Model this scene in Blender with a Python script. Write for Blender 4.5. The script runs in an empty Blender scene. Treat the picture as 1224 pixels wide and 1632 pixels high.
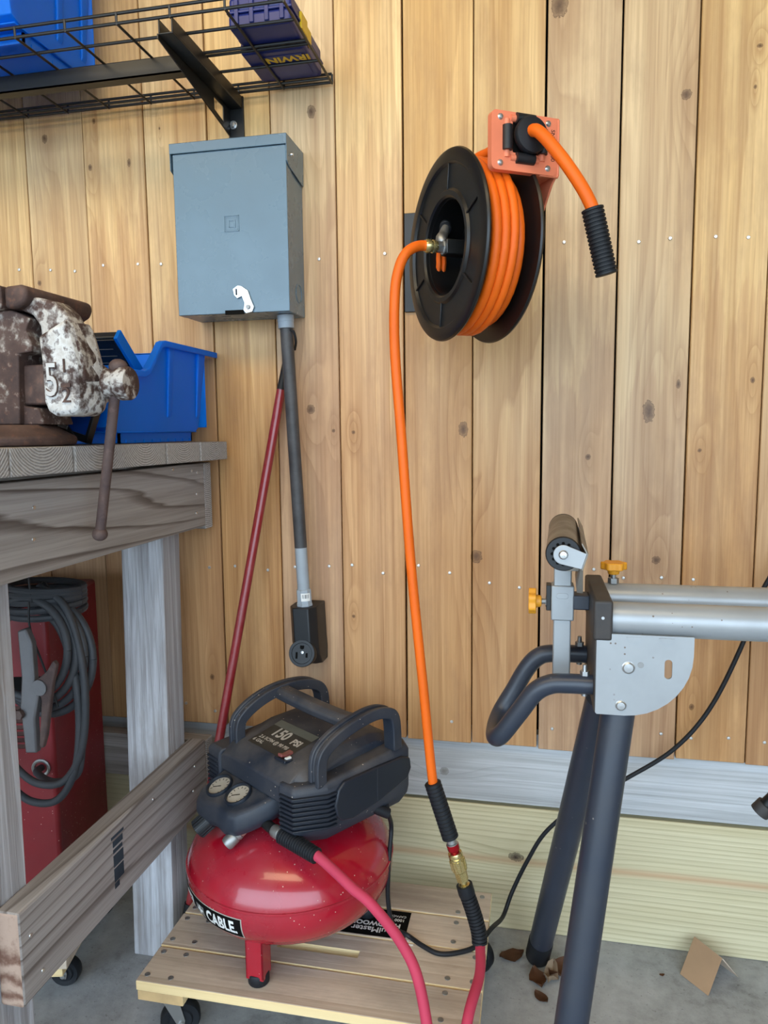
import bpy, bmesh, math, random
from mathutils import Vector, Matrix, Euler
random.seed(7)
S = bpy.context.scene
COL = S.collection
R = math.radians
PI = math.pi

# ------------------------------------------------------------------ camera
CAM_H = 1.114
cam_d = bpy.data.cameras.new('camera')
cam = bpy.data.objects.new('camera', cam_d)
COL.objects.link(cam)
right = Vector((0.97907, 0.20324, -0.01066))
up = Vector((-0.01229, 0.11132, 0.99371))
fwd = Vector((-0.20314, 0.97278, -0.11149))
m3 = Matrix((right, up, -fwd)).transposed()
cam.matrix_world = Matrix.Translation((0, -1.5164, CAM_H)) @ m3.to_4x4()
cam_d.sensor_fit = 'HORIZONTAL'
cam_d.sensor_width = 36.0
cam_d.lens = 36.0 * 1156.19 / 1224.0
cam_d.clip_start = 0.02
S.camera = cam

# ------------------------------------------------------------------ sky, lamp, exposure
W = bpy.data.worlds.new('overcast_sky')
S.world = W
W.use_nodes = True
wn = W.node_tree
bg = wn.nodes['Background']
bg.inputs[0].default_value = (0.66, 0.83, 1.0, 1)
bg.inputs[1].default_value = 5.4

def area(name, loc, size, power, color, rot=(0, 0, 0)):
    l = bpy.data.lights.new(name, 'AREA')
    l.shape = 'RECTANGLE'
    l.size, l.size_y = size
    l.energy = power
    l.color = color
    o = bpy.data.objects.new(name, l)
    o.location = loc
    o.rotation_euler = rot
    COL.objects.link(o)
    return o
area('shop_lamp', (-0.75, -1.45, 2.52), (2.4, 0.5), 26, (1.0, 0.80, 0.50), (R(24), 0, 0))
S.view_settings.view_transform = 'Standard'
S.view_settings.look = 'None'
S.view_settings.gamma = 1.0
S.view_settings.use_curve_mapping = False
S.view_settings.exposure = -0.05

# ------------------------------------------------------------------ builders
def lin(h):
    h = h.lstrip('#')
    o = []
    for i in (0, 2, 4):
        c = int(h[i:i+2], 16) / 255
        o.append(c / 12.92 if c <= 0.04045 else ((c + 0.055) / 1.055) ** 2.4)
    return (o[0], o[1], o[2], 1)

WM = {}          # world matrix of everything we link

def put(o, parent, mw):
    WM[o] = mw
    if parent is not None:
        o.parent = parent
        o.matrix_basis = WM[parent].inverted() @ mw
    else:
        o.matrix_basis = mw
    COL.objects.link(o)
    return o

def tag(o, label, cat, group=None, kind=None):
    if label: o['label'] = label
    if cat: o['category'] = cat
    if group: o['group'] = group
    if kind: o['kind'] = kind
    return o

def thing(name, label, cat, loc=(0, 0, 0), rz=0.0, group=None):
    o = bpy.data.objects.new(name, None)
    o.empty_display_size = 0.05
    put(o, None, Matrix.Translation(loc) @ Matrix.Rotation(rz, 4, 'Z'))
    return tag(o, label, cat, group)

def catmull(pts, n=8, closed=False):
    P = [Vector(p) for p in pts]
    out = []
    N = len(P)
    rng = N if closed else N - 1
    for i in range(rng):
        p1, p2 = P[i], P[(i + 1) % N]
        p0 = P[i - 1] if (i > 0 or closed) else p1 + (p1 - p2)
        p3 = P[(i + 2) % N] if (i + 2 < N or closed) else p2 + (p2 - p1)
        for k in range(n):
            t = k / n
            out.append(0.5 * ((2 * p1) + (p2 - p0) * t + (2 * p0 - 5 * p1 + 4 * p2 - p3) * t * t
                              + (3 * p1 - p0 - 3 * p2 + p3) * t ** 3))
    if not closed:
        out.append(P[-1].copy())
    return out

def frame_z(d):
    d = Vector(d).normalized()
    return d.to_track_quat('Z', 'Y').to_matrix().to_4x4()

class B:
    """collects solids in one bmesh; M is the frame they are given in"""
    def __init__(self, M=None):
        self.bm = bmesh.new()
        self.M = M if M is not None else Matrix.Identity(4)
    def _add(self, vs, fs):
        bv = [self.bm.verts.new(v) for v in vs]
        for f in fs:
            try: self.bm.faces.new([bv[i] for i in f])
            except ValueError: pass
        return self
    def box(self, lo, hi, T=None):
        x0, y0, z0 = lo; x1, y1, z1 = hi
        vs = [Vector(v) for v in ((x0,y0,z0),(x1,y0,z0),(x1,y1,z0),(x0,y1,z0),(x0,y0,z1),(x1,y0,z1),(x1,y1,z1),(x0,y1,z1))]
        if T is not None: vs = [T @ v for v in vs]
        return self._add(vs, [(0,3,2,1),(4,5,6,7),(0,1,5,4),(1,2,6,5),(2,3,7,6),(3,0,4,7)])
    def hexa(self, vs):
        return self._add([Vector(v) for v in vs], [(0,3,2,1),(4,5,6,7),(0,1,5,4),(1,2,6,5),(2,3,7,6),(3,0,4,7)])
    def prism(self, poly, a, b, plane='XZ', T=None):
        """poly extruded from a to b along the plane's normal"""
        def v(p, h):
            q = {'XZ': (p[0], h, p[1]), 'YZ': (h, p[0], p[1]), 'XY': (p[0], p[1], h)}[plane]
            q = Vector(q)
            return T @ q if T is not None else q
        n = len(poly)
        vs = [v(p, a) for p in poly] + [v(p, b) for p in poly]
        fs = [tuple(range(n)), tuple(range(2 * n - 1, n - 1, -1))]
        fs += [(i, i + n, (i + 1) % n + n, (i + 1) % n) for i in range(n)]
        return self._add(vs, fs)
    def loft(self, rings, closed=True, caps=True):
        n = len(rings[0]); vs = [Vector(p) for r in rings for p in r]; fs = []
        for k in range(len(rings) - 1):
            for i in range(n if closed else n - 1):
                j = (i + 1) % n
                fs.append((k*n+i, k*n+j, (k+1)*n+j, (k+1)*n+i))
        if caps:
            fs.append(tuple(range(n - 1, -1, -1)))
            fs.append(tuple((len(rings)-1)*n + i for i in range(n)))
        return self._add(vs, fs)
    def cyl(self, p0, p1, r0, r1=None, seg=20):
        r1 = r0 if r1 is None else r1
        p0, p1 = Vector(p0), Vector(p1)
        F = frame_z(p1 - p0)
        rg = []
        for p, r in ((p0, r0), (p1, r1)):
            rg.append([p + F.to_3x3() @ Vector((math.cos(2*PI*i/seg)*r, math.sin(2*PI*i/seg)*r, 0)) for i in range(seg)])
        return self.loft(rg)
    def lathe(self, prof, T=None, seg=40, closed=False):
        """prof: (r, h) along local z; closed joins the last point to the first"""
        rg = []
        for r, h in prof:
            ring = [Vector((math.cos(2*PI*i/seg)*r, math.sin(2*PI*i/seg)*r, h)) for i in range(seg)]
            if T is not None: ring = [T @ p for p in ring]
            rg.append(ring)
        if closed:
            rg.append([p.copy() for p in rg[0]])
        self.loft(rg, caps=not closed)
        return self
    def tube(self, pts, r, seg=12, closed=False, caps=True):
        P = [Vector(p) for p in pts]; N = len(P)
        rr = r if isinstance(r, (list, tuple)) else [r] * N
        t0 = (P[1] - P[0]).normalized()
        nrm = Vector((0, 0, 1)) if abs(t0.z) < 0.9 else Vector((1, 0, 0))
        nrm = (nrm - t0 * nrm.dot(t0)).normalized()
        rg = []
        for i in range(N):
            if closed: t = P[(i + 1) % N] - P[i - 1]
            else: t = P[min(i + 1, N - 1)] - P[max(i - 1, 0)]
            t.normalize()
            nrm = (nrm - t * nrm.dot(t)).normalized()
            bn = t.cross(nrm)
            rg.append([P[i] + (nrm * math.cos(2*PI*k/seg) + bn * math.sin(2*PI*k/seg)) * rr[i] for k in range(seg)])
        if closed: rg.append([p.copy() for p in rg[0]])
        return self.loft(rg, caps=caps and not closed)
    def ribbed(self, p0, p1, r, n, depth=0.12, seg=18, taper=1.0):
        """a corrugated rubber sleeve: n rings along p0-p1 (or along a list of points)"""
        pts = [Vector(p) for p in p0] if p1 is None else [Vector(p0).lerp(Vector(p1), i / 12) for i in range(13)]
        L = [0.0]
        for a, b in zip(pts, pts[1:]): L.append(L[-1] + (b - a).length)
        def at(s):
            for i in range(len(pts) - 1):
                if s <= L[i + 1] or i == len(pts) - 2:
                    return pts[i].lerp(pts[i + 1], (s - L[i]) / max(1e-9, L[i + 1] - L[i]))
        out, rad = [], []
        for k in range(n):
            for f, q in ((0.06, 1 - depth), (0.2, 1.0), (0.72, 1.0), (0.86, 1 - depth)):
                s = (k + f) / n
                out.append(at(s * L[-1])); rad.append(r * q * (1 + (taper - 1) * s))
        return self.tube(out, rad, seg)
    def ball(self, c, r, seg=16, rings=10, sc=(1, 1, 1)):
        c = Vector(c); rg = []
        for j in range(1, rings):
            a = PI * j / rings
            rg.append([c + Vector((math.sin(a)*math.cos(2*PI*i/seg)*r*sc[0], math.sin(a)*math.sin(2*PI*i/seg)*r*sc[1], -math.cos(a)*r*sc[2])) for i in range(seg)])
        return self.loft(rg)
    def build(self, name, mat, parent=None, bevel=0.0, bseg=2, smooth=38, label=None, kind=None, cat=None, group=None, origin=None, bang=32):
        bm = self.bm
        bmesh.ops.recalc_face_normals(bm, faces=bm.faces)
        bm.transform(self.M)
        if origin is None:
            lo = Vector([min(v.co[i] for v in bm.verts) for i in range(3)])
            hi = Vector([max(v.co[i] for v in bm.verts) for i in range(3)])
            org = (lo + hi) / 2
            if parent is None: org.z = lo.z
        else: org = Vector(origin)
        base = (WM[parent] if parent is not None else Matrix.Identity(4)).to_3x3().to_4x4()
        mw = Matrix.Translation(org) @ base
        bm.transform(mw.inverted())
        me = bpy.data.meshes.new(name)
        bm.to_mesh(me); bm.free()
        if smooth:
            me.shade_smooth()
            me.set_sharp_from_angle(angle=R(smooth))
        o = bpy.data.objects.new(name, me)
        for m in (mat if isinstance(mat, (list, tuple)) else [mat]): me.materials.append(m)
        put(o, parent, mw)
        if bevel:
            bv = o.modifiers.new('bevel', 'BEVEL')
            bv.width = bevel; bv.segments = bseg; bv.limit_method = 'ANGLE'; bv.angle_limit = R(bang)
            bv.harden_normals = False
        if label: o['label'] = label
        if kind: o['kind'] = kind
        if cat: o['category'] = cat
        if group: o['group'] = group
        return o

def copy_part(src, parent, mw, mat=None):
    c = src.copy()
    put(c, parent, mw)
    return c

def copy_thing(src, mw, label=None, group=None):
    """copy a thing with its parts and sub-parts to the world matrix mw"""
    d = mw @ WM[src].inverted()
    def rec(o, par):
        c = o.copy()
        WM[c] = d @ WM[o]
        if par is not None:
            c.parent = par
            c.matrix_basis = WM[par].inverted() @ WM[c]
        else:
            c.matrix_basis = WM[c]
        COL.objects.link(c)
        for ch in [k for k in list(WM) if k.parent == o]: rec(ch, c)
        return c
    c = rec(src, None)
    if label: c['label'] = label
    if group: c['group'] = group
    return c

def text_mesh(txt, size, depth=0.0, bold=0.0, align='CENTER', space=1.0, warp=1.0):
    cu = bpy.data.curves.new('lettering', 'FONT')
    cu.body = txt; cu.size = size; cu.align_x = align; cu.align_y = 'CENTER'
    cu.extrude = depth; cu.offset = bold; cu.space_character = space
    cu.resolution_u = 3
    o = bpy.data.objects.new('lettering', cu)
    me = bpy.data.meshes.new_from_object(o)
    bpy.data.objects.remove(o); bpy.data.curves.remove(cu)
    if warp != 1.0:
        for v in me.vertices: v.co.x *= warp
    return me

def text(name, txt, size, mat, parent, T, depth=0.0, bold=0.0, align='CENTER', space=1.0, warp=1.0, fn=None, label=None, subdiv=0):
    """flat or raised lettering; T places the local xy plane, fn maps (x,y,z) onto a curved surface"""
    me = text_mesh(txt, size, depth, bold, align, space, warp)
    bm = bmesh.new(); bm.from_mesh(me)
    bpy.data.meshes.remove(me)
    if subdiv:
        bmesh.ops.subdivide_edges(bm, edges=[e for e in bm.edges if e.calc_length() > subdiv], cuts=2)
    for v in bm.verts:
        v.co = fn(v.co) if fn else T @ v.co
    b = B(); b.bm.free(); b.bm = bm
    return b.build(name, mat, parent, smooth=0, label=label)

# ------------------------------------------------------------------ materials
def new_mat(name):
    m = bpy.data.materials.new(name)
    m.use_nodes = True
    nt = m.node_tree
    p = nt.nodes['Principled BSDF']
    return m, nt, p

def N(nt, t, **kw):
    n = nt.nodes.new(t)
    for k, v in kw.items():
        if k in ('operation', 'blend_type', 'data_type', 'noise_dimensions', 'voronoi_dimensions', 'feature', 'wave_type', 'bands_direction', 'clamp', 'wave_profile', 'rings_direction', 'distance'):
            setattr(n, k, v)
    return n

def math_n(nt, op, a, b=None, clamp=False):
    n = nt.nodes.new('ShaderNodeMath'); n.operation = op; n.use_clamp = clamp
    for i, v in enumerate((a, b)):
        if v is None: continue
        if isinstance(v, (int, float)): n.inputs[i].default_value = v
        else: nt.links.new(v, n.inputs[i])
    return n.outputs[0]

def mixc(nt, fac, a, b, mode='MIX'):
    n = nt.nodes.new('ShaderNodeMix'); n.data_type = 'RGBA'; n.blend_type = mode
    for sock, v in ((n.inputs['Factor'], fac), (n.inputs[6], a), (n.inputs[7], b)):
        if isinstance(v, (int, float)): sock.default_value = v
        elif isinstance(v, (tuple, list)): sock.default_value = v
        else: nt.links.new(v, sock)
    return n.outputs[2]

def ramp(nt, fac, stops):
    n = nt.nodes.new('ShaderNodeValToRGB')
    e = n.color_ramp.elements
    while len(e) < len(stops): e.new(0.5)
    for el, (p, c) in zip(e, stops):
        el.position = p
        el.color = c if isinstance(c, (tuple, list)) else (c, c, c, 1)
    nt.links.new(fac, n.inputs[0])
    return n.outputs[0]

def coords(nt, scale=(1, 1, 1), rnd=True, kind='Object'):
    tc = nt.nodes.new('ShaderNodeTexCoord')
    out = tc.outputs[kind]
    if rnd:
        oi = nt.nodes.new('ShaderNodeObjectInfo')
        cb = nt.nodes.new('ShaderNodeCombineXYZ')
        for i, k in enumerate((13.7, 5.3, 29.1)):
            nt.links.new(math_n(nt, 'MULTIPLY', oi.outputs['Random'], k), cb.inputs[i])
        ad = nt.nodes.new('ShaderNodeVectorMath'); ad.operation = 'ADD'
        nt.links.new(out, ad.inputs[0]); nt.links.new(cb.outputs[0], ad.inputs[1])
        out = ad.outputs[0]
    mp = nt.nodes.new('ShaderNodeMapping')
    mp.inputs['Scale'].default_value = scale
    nt.links.new(out, mp.inputs['Vector'])
    return mp.outputs[0]

def noise(nt, vec, scale, detail=4, rough=0.55, dist=0.0):
    n = nt.nodes.new('ShaderNodeTexNoise')
    n.inputs['Scale'].default_value = scale
    n.inputs['Detail'].default_value = detail
    n.inputs['Roughness'].default_value = rough
    n.inputs['Distortion'].default_value = dist
    nt.links.new(vec, n.inputs['Vector'])
    return n.outputs['Fac']

def bump(nt, p, h, strength=0.3, dist=0.002):
    b = nt.nodes.new('ShaderNodeBump')
    b.inputs['Strength'].default_value = strength
    b.inputs['Distance'].default_value = dist
    nt.links.new(h, b.inputs['Height'])
    nt.links.new(b.outputs[0], p.inputs['Normal'])

def wood(name, light, mid, dark, axis='Z', lines=9.0, cross=10.0, ringmix=0.5, fibre=0.35, rough=0.55, tint=0.1, spec=0.4, blotch=None, blotch_amt=0.0,
         bumps=0.35, thin=0.6, wob=1.0, marks=(), knot='#4a3220', stain_shade=None, streak=None):
    """sawn timber: growth rings are contour lines of a field drawn out along the grain, crossed with fine fibres.
    marks: knots at set places (x, z, rx, rz); stain: (z of the jagged line, colour), weathering plus weaker light low down, painted in; streak: (z, width, colour)"""
    m, nt, p = new_mat(name)
    ai = 'XYZ'.index(axis)
    def sc(k): return tuple(k if i == ai else 1.0 for i in range(3))
    raw = coords(nt, (1, 1, 1))
    def mapped(k):
        mp = nt.nodes.new('ShaderNodeMapping'); mp.inputs['Scale'].default_value = sc(k)
        nt.links.new(raw, mp.inputs[0]); return mp.outputs[0]
    halo = kn = None
    if marks:
        geo = nt.nodes.new('ShaderNodeNewGeometry')
        px = nt.nodes.new('ShaderNodeSeparateXYZ'); nt.links.new(geo.outputs['Position'], px.inputs[0])
        best = far = None
        for (kx, kz, rx, rz) in marks:
            dx = math_n(nt, 'SUBTRACT', px.outputs[0], kx); dz = math_n(nt, 'SUBTRACT', px.outputs[2], kz)
            if axis == 'Z': sx_, sz_ = rx, rz
            else: sx_, sz_ = rx, rz
            dd = math_n(nt, 'ADD', math_n(nt, 'POWER', math_n(nt, 'DIVIDE', dx, sx_), 2.0), math_n(nt, 'POWER', math_n(nt, 'DIVIDE', dz, sz_), 2.0))
            ex = (3.2, 9.0) if axis == 'Z' else (9.0, 3.2)
            d2 = math_n(nt, 'ADD', math_n(nt, 'POWER', math_n(nt, 'DIVIDE', dx, sx_ * ex[0]), 2.0), math_n(nt, 'POWER', math_n(nt, 'DIVIDE', dz, sz_ * ex[1]), 2.0))
            best = dd if best is None else math_n(nt, 'MINIMUM', best, dd)
            far = d2 if far is None else math_n(nt, 'MINIMUM', far, d2)
        kn = math_n(nt, 'SQRT', best); halo = math_n(nt, 'POWER', 2.718, math_n(nt, 'MULTIPLY', far, -1.0))
    L = noise(nt, mapped(0.11), 4.5, 2, 0.4)
    L2 = noise(nt, mapped(0.06), 40.0, 3, 0.5)
    sx = nt.nodes.new('ShaderNodeSeparateXYZ'); nt.links.new(raw, sx.inputs[0])
    c1 = {'X': 'Z', 'Y': 'Z', 'Z': 'X'}[axis]; c2 = {'X': 'Y', 'Y': 'X', 'Z': 'Y'}[axis]
    f = math_n(nt, 'ADD', math_n(nt, 'MULTIPLY', L, lines * wob), math_n(nt, 'MULTIPLY', sx.outputs[c1], cross))
    f = math_n(nt, 'ADD', f, math_n(nt, 'MULTIPLY', sx.outputs[c2], cross * 0.7))
    f = math_n(nt, 'ADD', f, math_n(nt, 'MULTIPLY', L2, 0.55))
    if halo is not None: f = math_n(nt, 'ADD', f, math_n(nt, 'MULTIPLY', halo, 2.2))
    fr = math_n(nt, 'FRACT', f)
    rg = ramp(nt, fr, [(0.0, 0.0), (thin, 0.10), (0.86, 0.8), (0.93, 1.0), (1.0, 0.0)])
    amp = noise(nt, mapped(0.2), 6.0, 2, 0.5)
    rg = math_n(nt, 'MULTIPLY', rg, ramp(nt, amp, [(0.3, 0.35), (0.65, 1.0)]))
    fib = noise(nt, mapped(0.018), 210.0, 3, 0.65)
    fib2 = noise(nt, mapped(0.012), 60.0, 4, 0.7)
    tone = noise(nt, mapped(0.10), 9.0, 4, 0.6)
    c = mixc(nt, ramp(nt, tone, [(0.34, 0.0), (0.66, 1.0)]), light, mid)
    c = mixc(nt, math_n(nt, 'MULTIPLY', ramp(nt, fib2, [(0.40, 0.0), (0.70, 1.0)]), fibre), c, dark)
    c = mixc(nt, math_n(nt, 'MULTIPLY', rg, ringmix), c, dark)
    c = mixc(nt, math_n(nt, 'MULTIPLY', ramp(nt, fib, [(0.45, 0.0), (0.75, 1.0)]), fibre * 0.8), c, dark)
    if blotch is not None:
        bl = noise(nt, mapped(0.3), 6.0, 6, 0.7)
        c = mixc(nt, math_n(nt, 'MULTIPLY', ramp(nt, bl, [(0.50, 0.0), (0.60, 0.6), (0.72, 1.0)]), blotch_amt), c, blotch)
    if streak is not None:
        tc = nt.nodes.new('ShaderNodeTexCoord'); s3 = nt.nodes.new('ShaderNodeSeparateXYZ'); nt.links.new(tc.outputs['Object'], s3.inputs[0])
        q = math_n(nt, 'ADD', s3.outputs[2], math_n(nt, 'MULTIPLY', math_n(nt, 'SUBTRACT', L, 0.5), 0.05))
        q = math_n(nt, 'ABSOLUTE', math_n(nt, 'SUBTRACT', q, streak[0]))
        c = mixc(nt, math_n(nt, 'MULTIPLY', math_n(nt, 'SUBTRACT', 1.0, math_n(nt, 'DIVIDE', q, streak[1]), True), 0.7), c, streak[2])
    if stain_shade is not None:
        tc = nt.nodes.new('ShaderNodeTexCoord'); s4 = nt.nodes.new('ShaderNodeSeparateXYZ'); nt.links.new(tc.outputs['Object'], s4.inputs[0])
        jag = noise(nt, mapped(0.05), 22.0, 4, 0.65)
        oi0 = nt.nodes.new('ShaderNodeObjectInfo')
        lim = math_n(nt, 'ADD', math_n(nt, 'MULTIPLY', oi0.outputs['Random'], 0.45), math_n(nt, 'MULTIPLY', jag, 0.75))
        d = math_n(nt, 'SUBTRACT', math_n(nt, 'ADD', lim, stain_shade[0] - 0.6), s4.outputs[2])
        c = mixc(nt, math_n(nt, 'MULTIPLY', ramp(nt, d, [(0.0, 0.0), (0.02, 0.45), (0.5, 1.0)]), stain_shade[2]), c, mixc(nt, 1.0, c, stain_shade[1], 'MULTIPLY'))
    if kn is not None:
        c = mixc(nt, math_n(nt, 'MULTIPLY', halo, 0.38), c, dark)
        jn = noise(nt, raw, 160.0, 3, 0.6)
        kq = math_n(nt, 'ADD', kn, math_n(nt, 'MULTIPLY', math_n(nt, 'SUBTRACT', jn, 0.5), 0.9))
        c = mixc(nt, ramp(nt, kq, [(0.0, 1.0), (0.55, 0.75), (0.85, 0.5), (1.0, 0.85), (1.15, 0.0)]), c, lin(knot))
    oi = nt.nodes.new('ShaderNodeObjectInfo')
    hs = nt.nodes.new('ShaderNodeHueSaturation')
    nt.links.new(math_n(nt, 'MULTIPLY_ADD', oi.outputs['Random'], tint * 2), hs.inputs['Value'])
    nt.nodes[-1].inputs[2].default_value = 1 - tint
    rr = math_n(nt, 'FRACT', math_n(nt, 'MULTIPLY', oi.outputs['Random'], 17.3))
    nt.links.new(math_n(nt, 'MULTIPLY_ADD', rr, tint * 1.6), hs.inputs['Saturation'])
    nt.nodes[-1].inputs[2].default_value = 1 - tint * 0.8
    nt.links.new(c, hs.inputs['Color'])
    nt.links.new(hs.outputs[0], p.inputs['Base Color'])
    nt.links.new(math_n(nt, 'MULTIPLY_ADD', tone, 0.4), p.inputs['Roughness'])
    nt.nodes[-1].inputs[2].default_value = rough - 0.2
    p.inputs['Specular IOR Level'].default_value = spec
    h = math_n(nt, 'ADD', math_n(nt, 'MULTIPLY', rg, -0.5), math_n(nt, 'MULTIPLY', math_n(nt, 'ADD', fib, fib2), -0.5))
    bump(nt, p, h, bumps, 0.0014)
    return m

def endgrain(name, light, dark, scale=60, off=(0.03, 0.0, -0.05)):
    m, nt, p = new_mat(name)
    v = coords(nt, (1, 1, 1))
    tc = nt.nodes.new('ShaderNodeTexCoord')
    mp = nt.nodes.new('ShaderNodeMapping'); mp.inputs['Location'].default_value = off
    nt.links.new(tc.outputs['Object'], mp.inputs[0])
    wv = nt.nodes.new('ShaderNodeTexWave'); wv.wave_type = 'RINGS'; wv.rings_direction = 'X'
    wv.inputs['Scale'].default_value = scale; wv.inputs['Distortion'].default_value = 2.5
    wv.inputs['Detail'].default_value = 3
    nt.links.new(mp.outputs[0], wv.inputs['Vector'])
    n2 = noise(nt, v, 160, 4)
    f = math_n(nt, 'ADD', math_n(nt, 'MULTIPLY', wv.outputs['Fac'], 0.55), math_n(nt, 'MULTIPLY', n2, 0.6))
    nt.links.new(ramp(nt, f, [(0.3, dark), (0.8, light)]), p.inputs['Base Color'])
    p.inputs['Roughness'].default_value = 0.85
    bump(nt, p, f, 0.5, 0.0015)
    return m

def solid(name, col, rough=0.5, metal=0.0, spec=0.5, coat=0.0, dust=None, dust_amt=0.0, dust_scale=9, speck=None, speck_amt=0.0, speck_scale=260,
          vary=0.06, grain=0.0, gscale=300, trans=0.0):
    """paint, plastic or metal with slight unevenness, optional dust patches and specks of sawdust"""
    m, nt, p = new_mat(name)
    v = coords(nt, (1, 1, 1))
    n1 = noise(nt, v, 14, 4)
    c = col if isinstance(col, tuple) else lin(col)
    dk = tuple(x * (1 - vary * 2.2) for x in c[:3]) + (1,)
    out = mixc(nt, ramp(nt, n1, [(0.35, 0.0), (0.7, 1.0)]), c, dk)
    rgh = math_n(nt, 'MULTIPLY_ADD', n1, 0.18); nt.nodes[-1].inputs[2].default_value = max(0.02, rough - 0.09)
    if dust is not None:
        d = noise(nt, v, dust_scale, 6, 0.65)
        geo = nt.nodes.new('ShaderNodeNewGeometry')
        sx = nt.nodes.new('ShaderNodeSeparateXYZ'); nt.links.new(geo.outputs['True Normal'], sx.inputs[0])
        upf = math_n(nt, 'MULTIPLY_ADD', sx.outputs[2], 0.55, True); nt.nodes[-1].inputs[2].default_value = 0.35
        f = math_n(nt, 'MULTIPLY', math_n(nt, 'MULTIPLY', ramp(nt, d, [(0.38, 0.0), (0.72, 1.0)]), upf), dust_amt)
        out = mixc(nt, f, out, dust if isinstance(dust, tuple) else lin(dust))
        rgh = math_n(nt, 'ADD', rgh, math_n(nt, 'MULTIPLY', f, 0.5), True)
    if speck is not None:
        vo = nt.nodes.new('ShaderNodeTexVoronoi'); vo.inputs['Scale'].default_value = speck_scale
        nt.links.new(v, vo.inputs['Vector'])
        sc = nt.nodes.new('ShaderNodeSeparateColor'); nt.links.new(vo.outputs['Color'], sc.inputs[0])
        f = math_n(nt, 'MULTIPLY', math_n(nt, 'LESS_THAN', vo.outputs['Distance'], 0.22), math_n(nt, 'LESS_THAN', sc.outputs[0], speck_amt))
        cl = noise(nt, v, 11, 3)
        f = math_n(nt, 'MULTIPLY', f, ramp(nt, cl, [(0.42, 0.0), (0.6, 1.0)]))
        out = mixc(nt, f, out, speck if isinstance(speck, tuple) else lin(speck))
    nt.links.new(out, p.inputs['Base Color'])
    nt.links.new(rgh, p.inputs['Roughness'])
    p.inputs['Metallic'].default_value = metal
    p.inputs['Specular IOR Level'].default_value = spec
    p.inputs['Coat Weight'].default_value = coat
    p.inputs['Coat Roughness'].default_value = 0.08
    if trans: p.inputs['Transmission Weight'].default_value = trans
    if grain:
        bump(nt, p, noise(nt, v, gscale, 3), grain, 0.001)
    return m

def rusty(name, paint=None, amount=0.5, rust='#574139', rust2='#3b2d2a', bright='#80543f'):
    m, nt, p = new_mat(name)
    v = coords(nt, (1, 1, 1), rnd=False)
    n1 = noise(nt, v, 24, 6, 0.65); n2 = noise(nt, v, 90, 5, 0.6); n3 = noise(nt, v, 11, 4, 0.6)
    c = mixc(nt, ramp(nt, n1, [(0.35, 0.0), (0.68, 1.0)]), lin(rust2), lin(rust))
    c = mixc(nt, math_n(nt, 'MULTIPLY', ramp(nt, n2, [(0.55, 0.0), (0.75, 1.0)]), 0.45), c, lin(bright))
    c = mixc(nt, math_n(nt, 'MULTIPLY', ramp(nt, n3, [(0.55, 0.0), (0.75, 1.0)]), 0.35), c, lin('#7a6a62'))
    rg = 0.72
    if paint:
        sx = nt.nodes.new('ShaderNodeSeparateXYZ'); nt.links.new(v, sx.inputs[0])
        f = math_n(nt, 'ADD', math_n(nt, 'MULTIPLY', n1, 0.55), math_n(nt, 'MULTIPLY', n2, 0.45))
        f = math_n(nt, 'ADD', f, amount)
        edge = ramp(nt, f, [(0.47, 0.0), (0.53, 0.4), (0.56, 1.0)])
        c = mixc(nt, edge, c, mixc(nt, ramp(nt, n2, [(0.4, 0.0), (0.7, 1.0)]), lin(paint), lin('#a9a39c')))
        bump(nt, p, math_n(nt, 'ADD', edge, math_n(nt, 'MULTIPLY', n2, 0.7)), 0.5, 0.0012)
    else:
        bump(nt, p, math_n(nt, 'ADD', n1, n2), 0.5, 0.0015)
    nt.links.new(c, p.inputs['Base Color'])
    p.inputs['Roughness'].default_value = rg
    p.inputs['Specular IOR Level'].default_value = 0.35
    return m

M = {}
KNOTS = [(-1.083, 1.771, 0.007, 0.009), (-0.958, 1.796, 0.004, 0.006), (-0.973, 1.7, 0.005, 0.007), (-0.878, 1.702, 0.004, 0.009), (-1.118, 1.459, 0.005, 0.006), (-0.803, 1.767, 0.002, 0.003), (0.035, 1.913, 0.015, 0.022), (0.268, 1.731, 0.009, 0.01), (0.391, 1.802, 0.005, 0.004), (0.386, 1.732, 0.003, 0.004), (-0.461, 1.769, 0.009, 0.013), (-0.476, 1.161, 0.009, 0.01), (-0.426, 1.115, 0.004, 0.004), (-0.382, 1.111, 0.004, 0.004), (-0.147, 1.115, 0.010, 0.016), (0.218, 1.146, 0.011, 0.022), (0.271, 1.198, 0.004, 0.009), (0.104, 1.057, 0.005, 0.006), (0.314, 1.069, 0.004, 0.004), (0.404, 1.202, 0.004, 0.006), (0.24, 0.85, 0.008, 0.008), (-0.119, 0.848, 0.012, 0.014), (-0.388, 0.708, 0.004, 0.004), (0.317, 0.549, 0.005, 0.007), (-0.729, 0.549, 0.005, 0.007), (-1.108, 0.595, 0.007, 0.007)]
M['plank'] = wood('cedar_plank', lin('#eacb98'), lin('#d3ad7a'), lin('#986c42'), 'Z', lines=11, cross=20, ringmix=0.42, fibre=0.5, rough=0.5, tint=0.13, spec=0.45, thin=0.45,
                  blotch=lin('#9b7a5b'), blotch_amt=0.45, marks=KNOTS, knot='#5a3d24', stain_shade=(-0.10, (0.78, 0.68, 0.68, 1), 1.0))  # lower planks darker: weathering and the weaker light there both painted into the colour
M['sill'] = wood('weathered_grey_board', lin('#c6c8ca'), lin('#b5b7b8'), lin('#7b7b79'), 'X', lines=7, cross=40, ringmix=0.3, fibre=0.45, rough=0.75, tint=0.02, spec=0.3, bumps=0.5, blotch=lin('#9b9c9b'), blotch_amt=0.45,
                 marks=[(-0.19, 0.36, 0.010, 0.009)], knot='#77756f')
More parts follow.
